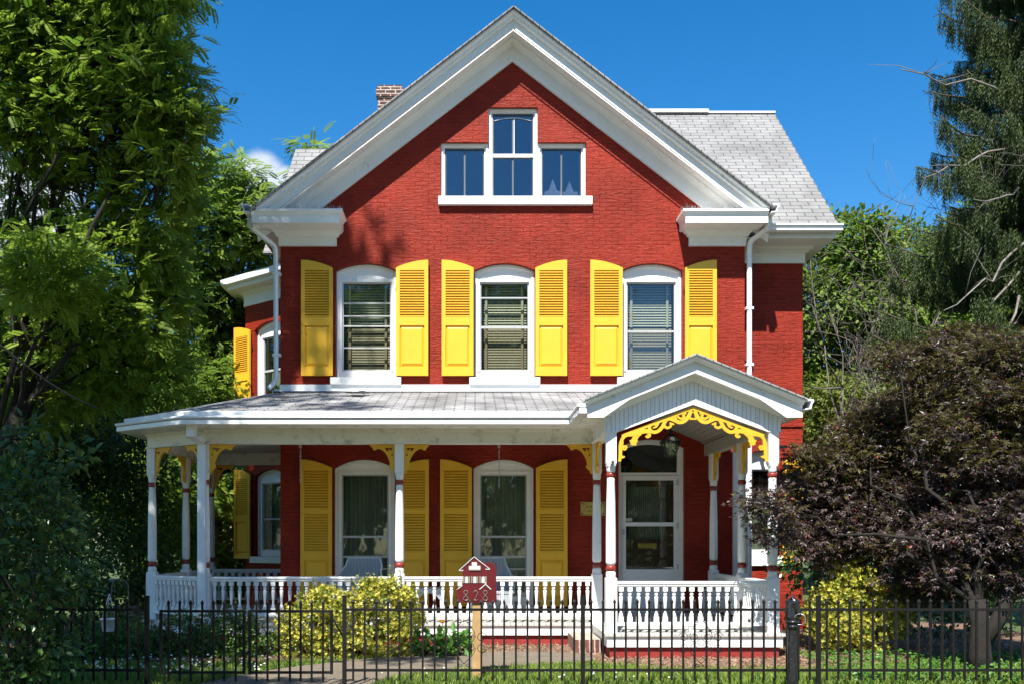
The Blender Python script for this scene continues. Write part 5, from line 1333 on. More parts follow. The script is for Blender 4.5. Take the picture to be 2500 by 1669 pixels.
def digit(ch, cx, z0, z1):
    w = (z1 - z0) * .42; h = z1 - z0; zc = z0 + h * .54; P = []
    if ch == '8':
        n = 28
        for k in range(n + 1):
            t = 2 * math.pi * k / n; z = z0 + h * (.5 - .5 * math.cos(t)) if False else z0 + h / 2 + h / 2 * math.cos(t) * .97
            x = cx + w * .52 * math.sin(2 * t) * (1.12 if math.cos(t) < 0 else .92); P.append((x, YS - .006, z))
    else:
        for a in [math.pi * 1.0 - k * math.pi * 1.22 / 12 for k in range(13)]: P.append((cx + w * .46 * math.cos(a), YS - .006, z1 - h * .26 + h * .24 * math.sin(a)))
        P += [(cx + w * .05, YS - .006, z0 + h * .28), (cx - w * .5, YS - .006, z0 + h * .02), (cx - w * .1, YS - .006, z0 + h * .05), (cx + w * .55, YS - .006, z0 + h * .02)]
    return P
m_ = MB()
for ch, x in (('8', 410), ('2', 523), ('8', 634)): m_.tube(digit(ch, s3((x, 0))[0], s3((0, 584))[1], s3((0, 470))[1]), .0040, 6)
m_.build("number", M['silver'], sg)

# ---- hanging basket, hook, shed, cable ----------------------------------------
bkx, bky = X_(264, 11.55), 11.55
sh_ = MB(); hxr = X_(313, 11.6); z_t = Z_(1412, 11.6)
arc = [(hxr - .095 + .095 * math.cos(a), 11.6, z_t - .09 + .09 * math.sin(a)) for a in [math.pi * k / 12 for k in range(13)]]
sh_.tube([(hxr + .02, 11.6, 0)] + arc + [(hxr - .19, 11.58, z_t - .2), (hxr - .22, 11.57, z_t - .19)], .006, 6)
tag(sh_.build("shepherd_hook", M['cable']), "thin arched metal garden hook left of the porch", "hook")
hb = empty("hanging_basket", (bkx, bky, Z_(1540, bky)), "white plastic hanging basket with trailing leaves on a garden hook", "planter")
zt_, zb2 = Z_(1508, bky), Z_(1540, bky)
MB().lathe([(.062, zb2), (.065, zb2 + .01), (.085, zt_ - .02), (.093, zt_ - .019), (.095, zt_), (.085, zt_), (.08, zt_ - .03)], bkx, bky, 20).build("pot", M['pot'], hb)
m_ = MB()
for a in (0, 2.1, 4.2): m_.tube([(bkx + .088 * math.cos(a), bky + .088 * math.sin(a), zt_), (X_(266, bky), bky + .01, Z_(1448, bky))], .003, 4)
m_.build("hanger", M['wicker'], hb)
rg = np.random.default_rng(5)
P, O, _ = cloud([((bkx - .03, bky, zt_ + .10), .13)], 700, 6, .03, rg); foliage("foliage", P, O, .045, T_LEAF, M['boxleaf'], hb, rg)
shd = MB().box(-6.25, -5.50, 16.9, 17.1, -.05, .36).build("garden_wall", M['shed'], None, bevel=.01); tag(shd, "low pale garden wall glimpsed behind the boxwoods left of the porch", "wall")
ca = []
for k in range(21):
    t = k / 20; a = np.array([X_(-60, 12), 12, Z_(790, 12)]); b_ = np.array([X_(392, 17.0), 17.0, Z_(1015, 17.0)]); p = a * (1 - t) + b_ * t; p[2] -= .35 * math.sin(math.pi * t); ca.append(tuple(p))
m_ = MB(); m_.tube(ca, .012, 5); tag(m_.build("utility_cable", M['cable']), "dark utility cable sloping down to the left end of the porch roof", "cable")
# ================================================================== PLANTING
# grass and mulch chips
rg = np.random.default_rng(21)
n = 90000; P = np.stack([rg.uniform(-6.5, 8.5, n), rg.uniform(9.0, 13.2, n), np.zeros(n)], 1)
ok = ~pin(path_poly, P) & ~pin(mulch_poly, P + rg.normal(size=(n, 3)) * .10) ; P = P[ok]; P[:, 2] = -.012; n = len(P)
A = unit(rg.normal(size=(n, 3)) * .42 + [0, 0, 1]); side = unit(np.cross(A, rg.normal(size=(n, 3)))); h = rg.uniform(.035, .085, n)[:, None]; w = .0035
lean = unit(rg.normal(size=(n, 3)) * [1, 1, .1]) * .35
V = np.stack([P - side * w, P + side * w, P + A * h * .6 + side * w * .8, P + A * h + lean * h * .6], 1)
g_o = quads("grass", V, M['grass'], tone=rg.uniform(0, 1, n)); tag(g_o, "sunlit lawn grass behind the fence", "grass", kind="stuff")
n = 26000; P = np.stack([rg.uniform(-6, 7.5, n), rg.uniform(11.2, 14.2, n), np.zeros(n)], 1); ok = pin(mulch_poly, P + rg.normal(size=(n, 3)) * .07) & ~pin(path_poly, P + rg.normal(size=(n, 3)) * .04); P = P[ok]; n = len(P)
P[:, 2] = rg.uniform(.0, .02, n); a = unit(rg.normal(size=(n, 3)) * [1, 1, .35]); b_ = unit(np.cross(a, rg.normal(size=(n, 3)) * .5 + [0, 0, 1])); l_ = rg.uniform(.012, .04, n)[:, None]; w_ = rg.uniform(.002, .006, n)[:, None]
V = np.stack([P - a * l_ - b_ * w_, P + a * l_ - b_ * w_, P + a * l_ + b_ * w_, P - a * l_ + b_ * w_], 1)
M['chipT'] = leafmat("mulch_chip_wood", (0.10, 0.055, 0.035), (0.42, 0.27, 0.18), trans=.0, rough=.9, spec=.1, noise=3)
tag(quads("mulch_chips", V, M['chipT'], tone=rg.uniform(0, 1, n)), "brown bark mulch chips around the house", "mulch", kind="stuff")
# leafy ground cover in the right hand lawn
n = 5200; P = np.stack([rg.uniform(3.9, 9, n), rg.uniform(10.0, 12.6, n), rg.uniform(.02, .10, n)], 1); keep = (rg.uniform(0, 1, n) < .35 + .65 * (np.sin(P[:, 0] * 3.1) * np.sin(P[:, 1] * 4.3) > 0)); P = P[keep]
o = foliage("ground_cover", P, rg.normal(size=(len(P), 3)) * [1, 1, .2], .055, T_BROAD, M['hosta'], None, rg, droop=0); tag(o, "low leafy ground cover on the shaded lawn at right", "ground cover", kind="stuff")
# clover flowers
m_ = MB(); rr = random.Random(9)
for k in range(150):
    x, y = rr.uniform(-4.4, -2.3), rr.uniform(10.6, 11.8)
    if k > 125: x, y = rr.uniform(-1, 2.2), rr.uniform(10.1, 10.7)
    z = rr.uniform(.07, .12); r = rr.uniform(.009, .016)
    m_.lathe([(.002, z - r * .6), (r, z - r * .2), (r * .8, z + r * .5), (.002, z + r * .7)], x, y, 5, smooth=False)
tag(m_.build("clover_flowers", M['clover'], None, recalc=False), "tiny white clover heads in the grass left of the gate", "flowers", kind="stuff")

def shrub(name, label, cat, base, clumps, T, size, mat, rg, tips, per, spread, group=None, stems=10, droop=.1, mat2=None, frac2=0, jit=.6, upn=.8, flat=.9, shell=(.5, 1.08), bark='bark'):
    root = empty(name, (base[0], base[1], 0), label, cat, group)
    P, O, Tp = cloud(clumps, tips, per, spread, rg, flat=flat, shell=shell)
    ok = P[:, 2] > .02; P, O = P[ok], O[ok]
    m_ = MB()
    for k in range(stems):
        t = Tp[rg.integers(0, len(Tp))]; m_.tube(limb_path((base[0] + rg.normal() * .08, base[1] + rg.normal() * .08, -.02), t, rg, 5, .2), [.016, .013, .011, .009, .007, .004], 5)
    m_.build("stems", M[bark], root, recalc=False)
    if mat2:
        k = rg.uniform(0, 1, len(P)) < frac2
        foliage("foliage", P[~k], O[~k], size, T, mat, root, rg, droop=droop, jit=jit, upn=upn); foliage("foliage", P[k], O[k], size, T, mat2, root, rg, droop=droop, jit=jit, upn=upn)
    else: foliage("foliage", P, O, size, T, mat, root, rg, droop=droop, jit=jit, upn=upn)
    return root

# golden euonymus by the porch
rg = np.random.default_rng(31); Yq = 12.75
cl = [C_(735, 1520, Yq, .34), (C_(735, 1590, 12.6, .30)), C_(790, 1480, Yq, .34), C_(860, 1500, Yq - .05, .40), C_(935, 1470, Yq, .40), C_(985, 1510, Yq, .32), C_(880, 1570, 12.55, .34), C_(800, 1580, 12.5, .30), C_(960, 1560, 12.6, .32), C_(900, 1440, Yq + .1, .22), C_(985, 1460, Yq, .2), C_(705, 1560, 12.7, .18)]
sh1 = shrub("golden_shrub", "large golden variegated shrub in front of the porch railing", "shrub", (X_(850, Yq), Yq), cl, T_WHORL, .031, M['euon'], rg, 1150, 6, .04, stems=16, mat2=M['euong'], frac2=.36)
m_ = MB(); Ps = []
for (px, py, pb) in ((898, 1400, 1480), (952, 1382, 1470), (977, 1395, 1470), (765, 1412, 1490), (860, 1415, 1500), (1010, 1430, 1500)):
    Y = 12.7; a, b_ = (X_(px, Y), Y, Z_(py, Y)), (X_(px + 6, Y), Y, Z_(pb, Y)); m_.tube([b_, ((a[0] + b_[0]) / 2 + .01, Y, (a[2] + b_[2]) / 2), a], [.006, .005, .003], 5)
    for t in np.linspace(0, 1, 12): Ps.append([b_[0] + (a[0] - b_[0]) * t, Y, b_[2] + (a[2] - b_[2]) * t])
m_.build("stems", M['bark'], sh1, recalc=False); Ps = np.array(Ps); foliage("foliage", Ps, np.tile([0, 0, 1.0], (len(Ps), 1)), .036, T_WHORL, M['euong'], sh1, rg, droop=-.5, jit=.2)
rg = np.random.default_rng(32)
cl = [C_(2030, 1470, 13.1, .34), C_(2090, 1440, 13.1, .42), C_(2150, 1460, 13.1, .36), C_(2050, 1530, 13.0, .38), C_(2130, 1540, 13.0, .36), C_(2180, 1510, 13.1, .26), C_(1995, 1500, 13.1, .22), C_(2085, 1400, 13.1, .20), C_(2010, 1540, 13.0, .2)]
shrub("golden_shrub", "round golden variegated shrub under the purple maple", "shrub", (X_(2090, 13.1), 13.1), cl, T_WHORL, .031, M['euon'], rg, 1050, 6, .04, stems=12, mat2=M['euong'], frac2=.34)

# clipped boxwoods along the left foot of the porch
rg = np.random.default_rng(33)
for (px, py, Y, r, lab) in ((235, 1570, 12.4, .42, "leftmost low boxwood, under the hanging basket"), (335, 1570, 12.7, .42, "low boxwood behind the left fence post"), (445, 1565, 12.75, .46, "low boxwood below the angled corner of the porch"), (560, 1555, 12.65, .50, "largest boxwood, below the square porch downspout"), (640, 1580, 12.8, .30, "small boxwood touching the golden shrub")):
    cl = [C_(px, py, Y, r), C_(px - 40, py + 25, Y - .1, r * .75), C_(px + 45, py + 20, Y - .05, r * .78), C_(px, py + 50, Y - .15, r * .8)]
    shrub("boxwood", lab, "shrub", (X_(px, Y), Y), cl, T_WHORL, .026, M['boxleaf'], rg, 900, 5, .035, group="boxwood shrubs at the foot of the porch", stems=6)

# hosta like plants with an orange flower
rg = np.random.default_rng(34)
for (px, py, Y, lab) in ((1040, 1545, 12.7, "leafy green plant beside the golden shrub"), (1085, 1560, 12.6, "leafy green plant left of the number sign post"), (1120, 1545, 12.75, "leafy green plant behind the number sign post")):
    root = empty("garden_plant", (X_(px, Y), Y, 0), lab, "plant", "leafy plants beside the golden shrub")
    k = 70; d = unit(rg.normal(size=(k, 3)) * [1, 1, .4] + [0, 0, .7]); P = np.array([X_(px, Y), Y, .05]) + d * rg.uniform(.05, .26, k)[:, None] * [1, 1, 1.1]
    foliage("foliage", P, d, .13, T_BROAD, M['hosta'], root, rg, droop=.3, jit=.3)
    m_ = MB()
    for j in range(12): m_.tube(limb_path((X_(px, Y), Y, 0), P[j], rg, 3, .1), .004, 4)
    m_.build("stems", M['hosta'], root, recalc=False)
fy = 12.45; fxp, fzp = X_(1080, fy), Z_(1518, fy); root = empty("orange_flower", (fxp, fy, 0), "single orange poppy on a tall stem beside the leafy plants", "flower")
m_ = MB(); m_.tube([(fxp, fy, 0), (fxp + .02, fy, fzp * .5), (fxp, fy, fzp)], .003, 4); m_.build("stems", M['hosta'], root)
m_ = MB(); m_.lathe([(.004, fzp - .012), (.03, fzp), (.045, fzp + .018), (.038, fzp + .02), (.004, fzp - .006)], fxp, fy, 7); m_.build("petals", M['petal'], root)

# big walnut at the left and a lighter one behind
rg = np.random.default_rng(41)
cl = [C_(60, 40, 14.5, 1.3), C_(190, 110, 14.6, 1.15), C_(310, 60, 14.5, .95), C_(375, 165, 14.3, .65), C_(432, 222, 14.2, .50), C_(468, 290, 14.1, .38), C_(330, 210, 14.3, 1.0), C_(405, 330, 14.2, .60), C_(60, 250, 14.6, 1.2), C_(190, 300, 14.6, 1.15),
      C_(310, 350, 14.6, .95), C_(400, 420, 14.4, .60), C_(60, 400, 15, .75), C_(20, 520, 15.2, .5), C_(110, 560, 15.2, .5), C_(260, 480, 15, .75), C_(345, 540, 14.8, .65), C_(430, 475, 14.8, .33), C_(150, 660, 13.6, .70), C_(300, 650, 15, .95), C_(375, 640, 15, .55),
      C_(60, 800, 15.5, .9), C_(200, 800, 15.2, .9), C_(310, 790, 15.2, .8), C_(405, 720, 15.3, .45), C_(110, 700, 13.4, .6), C_(240, 930, 15.5, .9), C_(370, 930, 15.5, .65), C_(60, 960, 15.6, 1.0), C_(385, 850, 15.6, .5), C_(120, -60, 14.5, 1.4), C_(330, -80, 14.2, 1.2), C_(-80, 150, 14.5, 1.5), C_(-90, 640, 14.8, .9)]
tree("walnut_tree", "tall walnut tree with feathery leaves filling the upper left", "tree", (X_(-30, 14.8), 14.8, 0), (X_(60, 14.8), 14.8, 5.6), cl, T_PIN, .21, M['walnut'], M['darkbark'], rg, tips=120, per=11, spread=.14, r0=.24, droop=.05, jit=.6, shell=(.35, 1.12), twigs=.4, upn=1.3, limb_r=.19)
rg = np.random.default_rng(42)
cl = [C_(515, 450, 21, .7), C_(560, 440, 21, .75), C_(610, 500, 21, .65), C_(540, 560, 21, 1.1), C_(600, 620, 21.5, .9), C_(480, 600, 21, .9), C_(540, 720, 21.5, 1.0), C_(600, 740, 22, .8), C_(500, 830, 21.5, 1.0), C_(570, 850, 22, .9), C_(560, 960, 21, .8), C_(490, 940, 21, .9), C_(640, 600, 22.5, .7), C_(440, 700, 21, .9), C_(640, 860, 23, .8)]
tree("walnut_tree", "bright green walnut tree just left of the house, behind the taller one", "tree", (X_(520, 21.5), 21.5, 0), (X_(540, 21.5), 21.5, 5.0), cl, T_PIN, .23, M['walnut2'], M['darkbark'], rg, tips=115, per=11, spread=.16, r0=.2, droop=.08, jit=.4, upn=1.3)
# tree tip peeping over the rear roof
rg = np.random.default_rng(43)
tree("walnut_tree", "leafy tree tip poking above the small roof left of the chimney", "tree", (X_(757, 30), 30, 0), (X_(757, 30), 30, 10.5), [C_(757, 352, 30, .22), C_(760, 420, 30, .5), C_(765, 520, 30, 1.4)], T_PIN, .42, M['walnut2'], M['bark'], rg, tips=60, per=9, spread=.16, r0=.12, twigs=0)

# street tree beyond the left edge: it shades the porch's left end
rg = np.random.default_rng(44)
cl = [((-5.28, 7.1, 18.3), .50), ((-5.35, 7.1, 19.0), .42), ((-5.2, 7.2, 17.7), .42), ((-4.30, 7.1, 20.0), .26), ((-4.55, 7.1, 19.5), .20), ((-5.9, 5.6, 17.0), .45), ((-5.0, 6.2, 17.1), .30), ((-4.3, 5.2, 16.8), .30), ((-6.4, 6.4, 18.2), .45), ((-5.6, 10.0, 9.4), .7), ((-5.4, 9.3, 8.7), .85), ((-6.4, 8.8, 8.8), 1.1), ((-7.6, 9.4, 9.2), 1.2), ((-5.2, 7.2, 8.5), .7), ((-6.4, 7.2, 8.6), 1.1), ((-4.35, 7.5, 8.7), .36), ((-4.9, 4.8, 8.2), .95), ((-6.2, 4.8, 8.2), 1.2), ((-7.5, 6.0, 9.2), 1.3), ((-5.9, 6.0, 8.4), .9), ((-3.3, 8.4, 8.9), .28), ((-2.3, 6.6, 8.6), .25), ((-4.6, 6.0, 8.3), .5), ((-3.7, 4.9, 8.0), .35), ((-4.2, 8.7, 8.8), .4), ((-8.6, 7.6, 9.5), 1.3)]
tree("street_tree", "broad shade tree standing left of the garden, outside the picture", "tree", (-8.2, 6.2, 0), (-7.4, 6.6, 11.0), cl, T_PIN, .26, M['walnut'], M['bark'], rg, tips=60, per=10, spread=.16, r0=.26, twigs=.2, droop=.1)

# dark understorey at the left
rg = np.random.default_rng(45)
und = [((60, 1110), 17, 1.1, "tall dark shrub under the walnut tree at the left edge", 'darkleaf', 3), ((215, 1060), 17.5, 1.1, "dark shrub beneath the utility cable", 'darkleaf', 3), ((330, 1130), 18, .9, "shrub just left of the leftmost porch post", 'boxleaf', 3),
       ((430, 1200), 21, 1.1, "feathery green shrub seen between the two left porch posts", 'walnut', 3), ((560, 1180), 24, 1.3, "bright shrub seen through the porch beside the bay", 'walnut2', 3), ((150, 1330), 15.5, .9, "dark shrub behind the boxwoods at far left", 'darkleaf', 3), ((330, 1370), 17, .8, "dark bush behind the left railing", 'darkleaf', 3), ((520, 1330), 23, 1.0, "dark bush seen through the side porch", 'darkleaf', 3)]
for (p, Y, r, lab, mt, _) in und:
    cl = [C_(p[0], p[1], Y, r), C_(p[0] - 60, p[1] + 60, Y, r * .8), C_(p[0] + 55, p[1] + 70, Y + .3, r * .8), C_(p[0], p[1] + 130, Y, r * .9), C_(p[0] - 30, p[1] - 60, Y + .3, r * .7), C_(p[0] + 40, p[1] + 190, Y, r * .8)]
    pn = mt.startswith('walnut')
    shrub("shrub", lab, "shrub", (X_(p[0], Y), Y), cl, T_PIN if pn else T_LEAF, .30 if pn else .095, M[mt], rg, 40 if pn else 130, 8 if pn else 12, .12, group="undergrowth left of the porch", stems=8, flat=1.0, droop=.3)
# foreground shrub poking through the fence
rg = np.random.default_rng(46)
cl = [C_(40, 1180, 9.3, .34), C_(150, 1130, 9.5, .26), C_(120, 1240, 9.4, .34), C_(20, 1330, 9.3, .36), C_(160, 1330, 9.45, .28), C_(60, 1460, 9.3, .36), C_(150, 1450, 9.4, .26), C_(90, 1580, 9.4, .34), C_(160, 1590, 9.5, .20), C_(20, 1640, 9.3, .32), C_(-40, 1250, 9.2, .4), C_(-60, 1500, 9.2, .5), C_(60, 1060, 9.4, .20)]
shrub("shrub", "near shrub with broad dark leaves covering the left end of the fence", "shrub", (X_(70, 9.4), 9.4), cl, T_BROAD, .085, M['darkleaf'], rg, 420, 6, .06, stems=16, flat=1.0, droop=.1, shell=(.3, 1.1))

# purple maple
rg = np.random.default_rng(51); Ym = 12.0
mc = [(1885, 1240, 11.95, .36), (1940, 1195, 12.1, .40), (1990, 1140, 12.2, .40), (1950, 1300, 12.0, .46), (2030, 1240, 12.2, .52), (2060, 1120, 12.3, .48), (2130, 1050, 12.4, .50), (2110, 1170, 12.4, .55), (2190, 1000, 12.5, .45), (2260, 900, 12.5, .50), (2330, 850, 12.4, .52), (2300, 960, 12.3, .55), (2400, 900, 12.3, .55), (2480, 880, 12.2, .60),
      (2230, 1090, 12.2, .60), (2340, 1060, 12.1, .6), (2450, 1040, 12.1, .65), (2030, 1340, 12.0, .40), (2120, 1300, 12.0, .55), (2220, 1230, 12.0, .62), (2330, 1190, 11.9, .6), (2440, 1180, 11.9, .65), (2200, 1370, 11.8, .50), (2300, 1340, 11.7, .55), (2410, 1320, 11.7, .6), (2490, 1300, 11.8, .6), (2260, 1440, 11.6, .38), (1905, 1310, 12.1, .25), (2550, 1000, 12, .9), (2570, 1200, 12, .8)]
mc = [(a, b_, Y if (a < 1920 or a > 2360) else Y + 1.25, r if (a < 1920 or a > 2360) else r * 1.1) for a, b_, Y, r in mc]
cl = [((X_(a, Y), Y, Z_(b_, Y)), (r * 1.15, r * 1.15, r * .62)) for a, b_, Y, r in mc]
bx_, by_ = X_(2395, 11.2), 11.2
root = empty("purple_maple", (bx_, by_, 0), "purple leaved maple spreading over the right side of the garden", "tree")
tr = MB(); tr.tube([(bx_, by_, -.05), (bx_ - .01, by_, .2), (bx_ + .0, by_ + .02, .55), (bx_ - .02, by_ + .05, .8)], [.15, .115, .10, .09], 10)
tr.tube([(bx_ + .05, by_ + .03, .35), (bx_ + .28, by_ + .1, .62), (bx_ + .42, by_ + .2, 1.0), (bx_ + .6, by_ + .3, 1.5)], [.10, .085, .07, .05], 8); tr.build("trunk", M['darkbark'], root)
for a, b_, Y, r in ((2340, 1290, 11.8, .44), (2420, 1260, 11.6, .5), (2500, 1330, 11.6, .5), (2330, 1410, 11.7, .30), (2370, 1395, 11.6, .38), (2470, 1420, 11.6, .4), (2130, 1285, 13.9, .42), (2240, 1335, 12.2, .30), (2050, 1265, 13.9, .42), (2420, 1130, 11.7, .5), (1990, 1315, 13.6, .36), (2440, 990, 11.8, .5), (2330, 1050, 11.9, .45), (2180, 880, 12.8, .3)): cl.append(((X_(a, Y), Y, Z_(b_, Y)), (r * 1.15, r * 1.15, r * .62)))
P, O, Tp = cloud(cl, 560, 13, .08, rg, shell=(.35, 1.1), up_bias=.25)
lb = MB()
for i, (c, r) in enumerate(cl):
    if c[0] < bx_ - .6 and i % 5: continue
    s = (bx_ - .02 + rg.normal() * .03, by_ + .05, .78 + rg.uniform(-.15, .05)) if c[0] < bx_ + .3 else (bx_ + .42, by_ + .2, 1.0)
    q = limb_path(s, c, rg, 6, .28, .10); lb.tube(q, [.034, .028, .022, .017, .012, .008, .005], 6)
    near = np.where(np.linalg.norm(Tp - np.array(c), axis=1) < r[0] * 1.1)[0]
    for j in rg.choice(near, min(5, len(near)), replace=False): lb.tube(limb_path(q[5], Tp[j], rg, 3, .3), [.006, .004, .003, .0015], 4, cap=False)
lb.build("limb", M['darkbark'], root, recalc=False)
hi = (P[:, 2] + .12 * rg.normal(size=len(P)) > 2.3) & (rg.uniform(0, 1, len(P)) < .55); lo = ~hi & (rg.uniform(0, 1, len(P)) < .22); k = hi | lo; sd = rg.uniform(0, 1, len(P)) < .022
foliage("crown", P[~k & ~sd], O[~k & ~sd], .066, T_PALM, M['maple'], root, rg, droop=.35, jit=.6, upn=1.2)
foliage("crown", P[k & ~sd], O[k & ~sd], .062, T_PALM, M['mapleg'], root, rg, droop=.3, jit=.7, upn=1.1)
foliage("seeds", P[sd], O[sd], .05, T_LEAF, M['mapler'], root, rg, droop=.5)

# glossy shrub behind the maple
rg = np.random.default_rng(52)
cl = [C_(1960, 1390, 15.2, .45), C_(2040, 1370, 15.3, .5), C_(2140, 1380, 15.4, .5), C_(2240, 1400, 15.4, .55), C_(2340, 1420, 15.4, .55), C_(2450, 1400, 15.4, .6), C_(1950, 1330, 15.4, .35), C_(2250, 1500, 15.2, .5), C_(2400, 1500, 15.4, .5), C_(2180, 1470, 15.2, .4)]
shrub("glossy_shrub", "shrub with glossy dark green leaves between the house and the maple", "shrub", (X_(2150, 15.3), 15.3), cl, T_BROAD, .085, M['glossy'], rg, 300, 7, .08, stems=12, droop=.45, jit=.5)

# spruce at the right edge
rg = np.random.default_rng(53); sxp, syp = 9.55, 16.6
root = empty("spruce_tree", (sxp, syp, 0), "tall drooping spruce rising past the top right corner", "tree")
tr = MB(); tr.tube([(sxp, syp, -.1), (sxp, syp, 4), (sxp - .05, syp, 9), (sxp, syp, 15)], [.30, .24, .15, .04], 12); tr.build("trunk", M['bark'], root)
br = MB(); Pn, An = [], []
nb_ = 225
for i in range(nb_):
    z = 4.2 + 10.2 * (i + rg.uniform(0, 1)) / nb_; t = (z - 4) / 11; az = rg.uniform(0, 2 * math.pi); L = (2.95 - 1.9 * t) * rg.uniform(.62, 1.08)
    if math.cos(az) < 0 and t < .6: L *= 1.0
    d = np.array([math.cos(az), math.sin(az), 0]); q = []; pts = 9
    for k in range(pts + 1):
        u = k / pts; q.append(np.array([sxp, syp, z]) + d * L * u + np.array([0, 0, -.55 * L * u * (1 - u * .75) * .8 + .12 * L * u ** 3]) + rg.normal(size=3) * .02)
    br.tube([tuple(p) for p in q], [.035 * (1 - .8 * k / pts) + .004 for k in range(pts + 1)], 5)
    side = np.array([-d[1], d[0], 0])
    for k in range(int(62 * L)):
        u = rg.uniform(.22, 1.0); j = min(pts - 1, int(u * pts)); base = q[j] + (q[j + 1] - q[j]) * (u * pts - j)
        sp = rg.normal() * .17 * (1.15 - u * .7); base = base + side * sp + np.array([0, 0, -.05 * abs(sp)]); ln = rg.uniform(.14, .42) * (1.15 - .35 * u); ns = max(3, int(ln / .045))
        sw = rg.normal(size=3) * [.10, .10, 0]
        for s in range(ns): Pn.append(base + np.array([0, 0, -ln * s / ns]) + sw * ln * s / ns); An.append(np.array([0, 0, -1.0]) + sw + rg.normal(size=3) * .12)
    for k in range(int(9 * L)):     # tufts on top of the branch
        u = rg.uniform(.3, 1.0); j = min(pts - 1, int(u * pts)); base = q[j] + (q[j + 1] - q[j]) * (u * pts - j); Pn.append(base + side * rg.normal() * .15 * (1.1 - u)); An.append(d + side * rg.normal() * .5 + np.array([0, 0, .25]))
br.build("branch", M['bark'], root, recalc=False)
Pn, An = np.array(Pn), np.array(An); V = leaf_instances(Pn, An, rg.normal(size=Pn.shape), .165 * rg.uniform(.8, 1.3, len(Pn)), T_TUFT)
quads("needles", V, M['spruce'], root, tone=rg.uniform(0, 1, len(Pn)) ** 1.5)
# bare grey limbs of the spruce and a dead small tree
def dead(name, label, base, targets, r, rg, subs=3, mat='palebark', cat="tree"):
    root = empty(name, tuple(base), label, cat); m_ = MB()
    def grow(p, d, L, r_, lev):
        q = [np.array(p, float)]; n = 6; d = unit(np.array(d, float))
        for k in range(n): d = unit(d + rg.normal(size=3) * .16 + [0, 0, .03]); q.append(q[-1] + d * L / n)
        m_.tube([tuple(x) for x in q], [max(.003, r_ * (1 - .75 * k / n)) for k in range(n + 1)], 5 if lev else 8)
        if lev < subs:
            for k in range(5 if lev else 6):
                j = rg.integers(2, n + 1); dd = unit(d + rg.normal(size=3) * .75); grow(q[j], dd, L * rg.uniform(.35, .6), r_ * .42, lev + 1)
    for (t, rr_) in targets: v = np.array(t) - np.array(base, float); grow(base, v, np.linalg.norm(v), rr_, 0)
    m_.build("trunk", M[mat], root, recalc=False); return root
rg = np.random.default_rng(54)
dY = 19.0
dead("dead_tree", "leafless tree with pale grey twigs right of the house", (X_(2200, dY), dY, .2), [((X_(2190, dY), dY + .5, Z_(880, dY)), .055), ((X_(2110, dY), dY, Z_(840, dY)), .04), ((X_(2070, dY), dY, Z_(930, dY)), .035), ((X_(2280, dY), dY, Z_(760, dY)), .045), ((X_(2150, dY), dY, Z_(800, dY)), .04)], .1, rg, subs=3)
m_ = MB()
for (a, b_) in (((2540, 300), (2210, 470)), ((2560, 560), (2260, 780)), ((2540, 640), (2230, 900)), ((2530, 180), (2160, 215)), ((2560, 420), (2330, 520)), ((2540, 700), (2350, 1010))):
    Y = 15.4; q = limb_path((X_(a[0], Y), Y + .6, Z_(a[1], Y)), (X_(b_[0], Y), Y - .6, Z_(b_[1], Y)), rg, 7, .12, -.04); m_.tube(q, [.020 * (1 - .8 * k / 7) + .003 for k in range(8)], 5)
    for k in range(7):
        j = rg.integers(2, 7); e = np.array(q[j]) + rg.normal(size=3) * .28; m_.tube([q[j], tuple((np.array(q[j]) + e) / 2 + rg.normal(size=3) * .03), tuple(e)], [.007, .005, .002], 4)
m_.build("bare_limb", M['palebark'], root if False else bpy.data.objects["spruce_tree"], recalc=False)

# background trees on the right
rg = np.random.default_rng(55)
bt_ = [((2040, 700), 25, [(1990, 640, .95), (2050, 580, .85), (2110, 560, .55), (2130, 620, .9), (2010, 740, 1.2), (2090, 720, 1.3), (1970, 850, 1.0), (2060, 870, 1.2), (2160, 760, 1.0), (1985, 980, 1.0), (2090, 1000, 1.2)], "round leafy tree just right of the house", 'fargreen'),
       ((2250, 760), 29, [(2210, 620, 1.2), (2270, 700, 1.4), (2200, 760, 1.4), (2320, 800, 1.5), (2240, 900, 1.6), (2350, 950, 1.5), (2180, 1000, 1.4), (2330, 640, 1.2)], "leafy tree behind the dead grey tree", 'fargreen'),
       ((2450, 760), 24, [(2400, 620, 1.0), (2460, 560, 1.1), (2440, 700, 1.3), (2500, 800, 1.4), (2400, 840, 1.2), (2480, 480, .9), (2540, 640, 1.3), (2420, 960, 1.2)], "leafy tree behind the spruce at the right edge", 'walnut2'),
       ((2010, 1010), 20, [(1990, 985, .5), (2040, 960, .55), (2100, 1000, .6), (2010, 1050, .6), (2080, 1080, .7), (2160, 1060, .7), (1980, 1120, .6), (2100, 1160, .8), (2180, 1160, .8)], "yellow green flowering bush beyond the house corner", 'yellowgreen')]
for (b_, Y, cs, lab, mt) in bt_:
    cl = [C_(a, c, Y + rg.uniform(-.8, .8), r) for a, c, r in cs]
    tree("leafy_tree", lab, "tree", (X_(b_[0], Y), Y, 0), (X_(b_[0], Y), Y, 3.2 if Y > 21 else 1.2), cl, T_LEAF, .17 if Y > 21 else .12, M[mt], M['bark'], rg, tips=150 if Y > 21 else 260, per=15, spread=.22 if Y > 21 else .12, r0=.2 if Y > 21 else .08, group="trees behind the right side of the house")

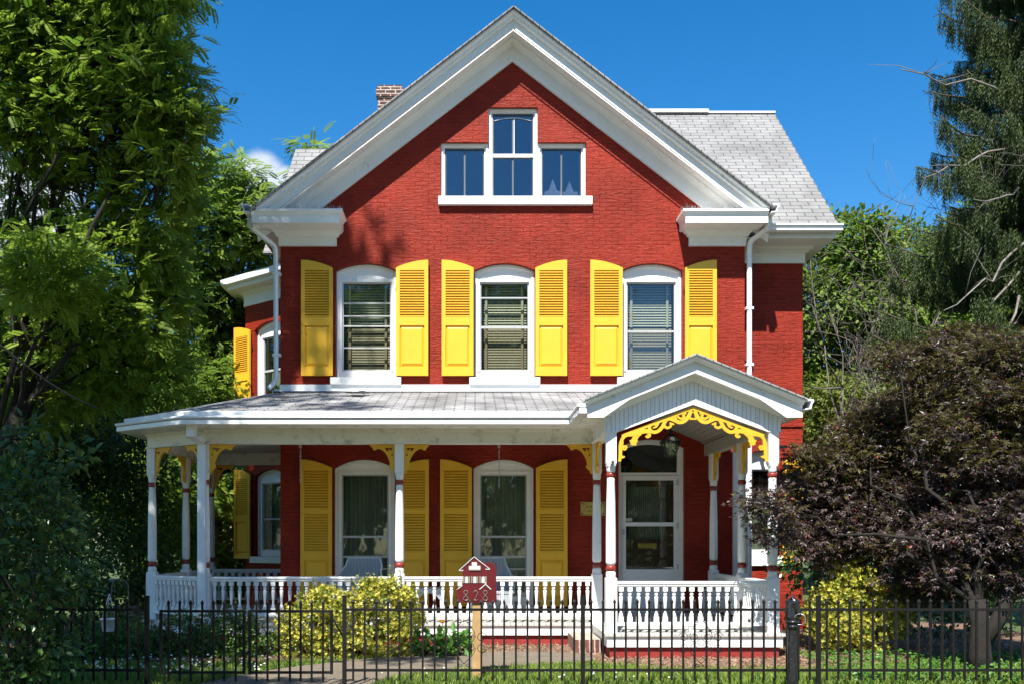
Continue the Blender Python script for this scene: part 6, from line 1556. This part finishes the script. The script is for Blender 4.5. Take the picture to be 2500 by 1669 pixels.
# row of trees closing the view further back, each its own object (copies share meshes)
rg = np.random.default_rng(56)
def proto(seed, mt, h):
    r_ = np.random.default_rng(seed); cl = []
    for k in range(16):
        a = r_.uniform(0, 2 * math.pi); q = r_.uniform(.2, 1) * 2.6; cl.append(((q * math.cos(a), q * math.sin(a), h * r_.uniform(.25, .92)), r_.uniform(1.1, 1.8)))
    return tree("background_tree", "x", "tree", (0, 0, 0), (0.1, 0, h * .5), cl, T_LEAF, .26, M[mt], M['bark'], r_, tips=26, per=13, spread=.34, r0=.25, twigs=0)
pr = [proto(61, 'fargreen', 8.5), proto(62, 'walnut', 9.5)]
spots = [(-19, 30, "far tree behind the near shrub at the left edge"), (-14.5, 33, "far tree left of the bright walnut tree"), (-10.5, 31, "far tree behind the side porch"), (-6.5, 36, "far tree hidden mostly by the bay"), (12.5, 36, "far tree right of the house behind the leafy tree"), (16.5, 34, "far tree behind the purple maple"), (20.5, 37, "far tree at the right edge behind the spruce"), (-24, 28, "far tree beyond the left edge"), (9.5, 33, "far tree close to the right corner of the house"), (-17, 24, "dark tree behind the tall walnut at the left"),
         (-12.6, 26, "dark tree beyond the low garden wall"), (-9.2, 27, "dark tree behind the bright walnut tree"), (-20, 21, "dark tree past the left edge behind the near shrub"), (7.6, 38, "far tree hidden behind the right wing"),
         (-20, -17, "street tree across the road, far left"), (-11, -16, "street tree across the road, left"), (-5.5, -18, "street tree across the road facing the left bay of windows"), (1.2, -17, "street tree across the road facing the front door"), (10.5, -17, "street tree across the road, right"), (18, -18, "street tree across the road, far right"), (-15, -25, "unseen tree added behind the street trees for window reflections, left"), (-7, -26, "unseen tree added behind the street trees for window reflections, centre left"), (4, -25.5, "unseen tree added behind the street trees for window reflections, centre"), (12, -26, "unseen tree added behind the street trees for window reflections, right")]  # back row: unseen filler trees added to cover the bare horizon in window reflections
for i, (x, y, lab) in enumerate(spots):
    o = pr[i] if i < 2 else copy_tree(pr[i % 2]); o.location = (x, y, 0 if y > 0 else -2.2); o.rotation_euler = (0, 0, rg.uniform(0, 6)); o.scale = (1, 1, rg.uniform(.8, 1.0)) if y > 0 else (1.5, 1.5, 1.05 if x > 5 or x < -12 else 2.0); o["label"] = lab; o["group"] = "far trees around the house"
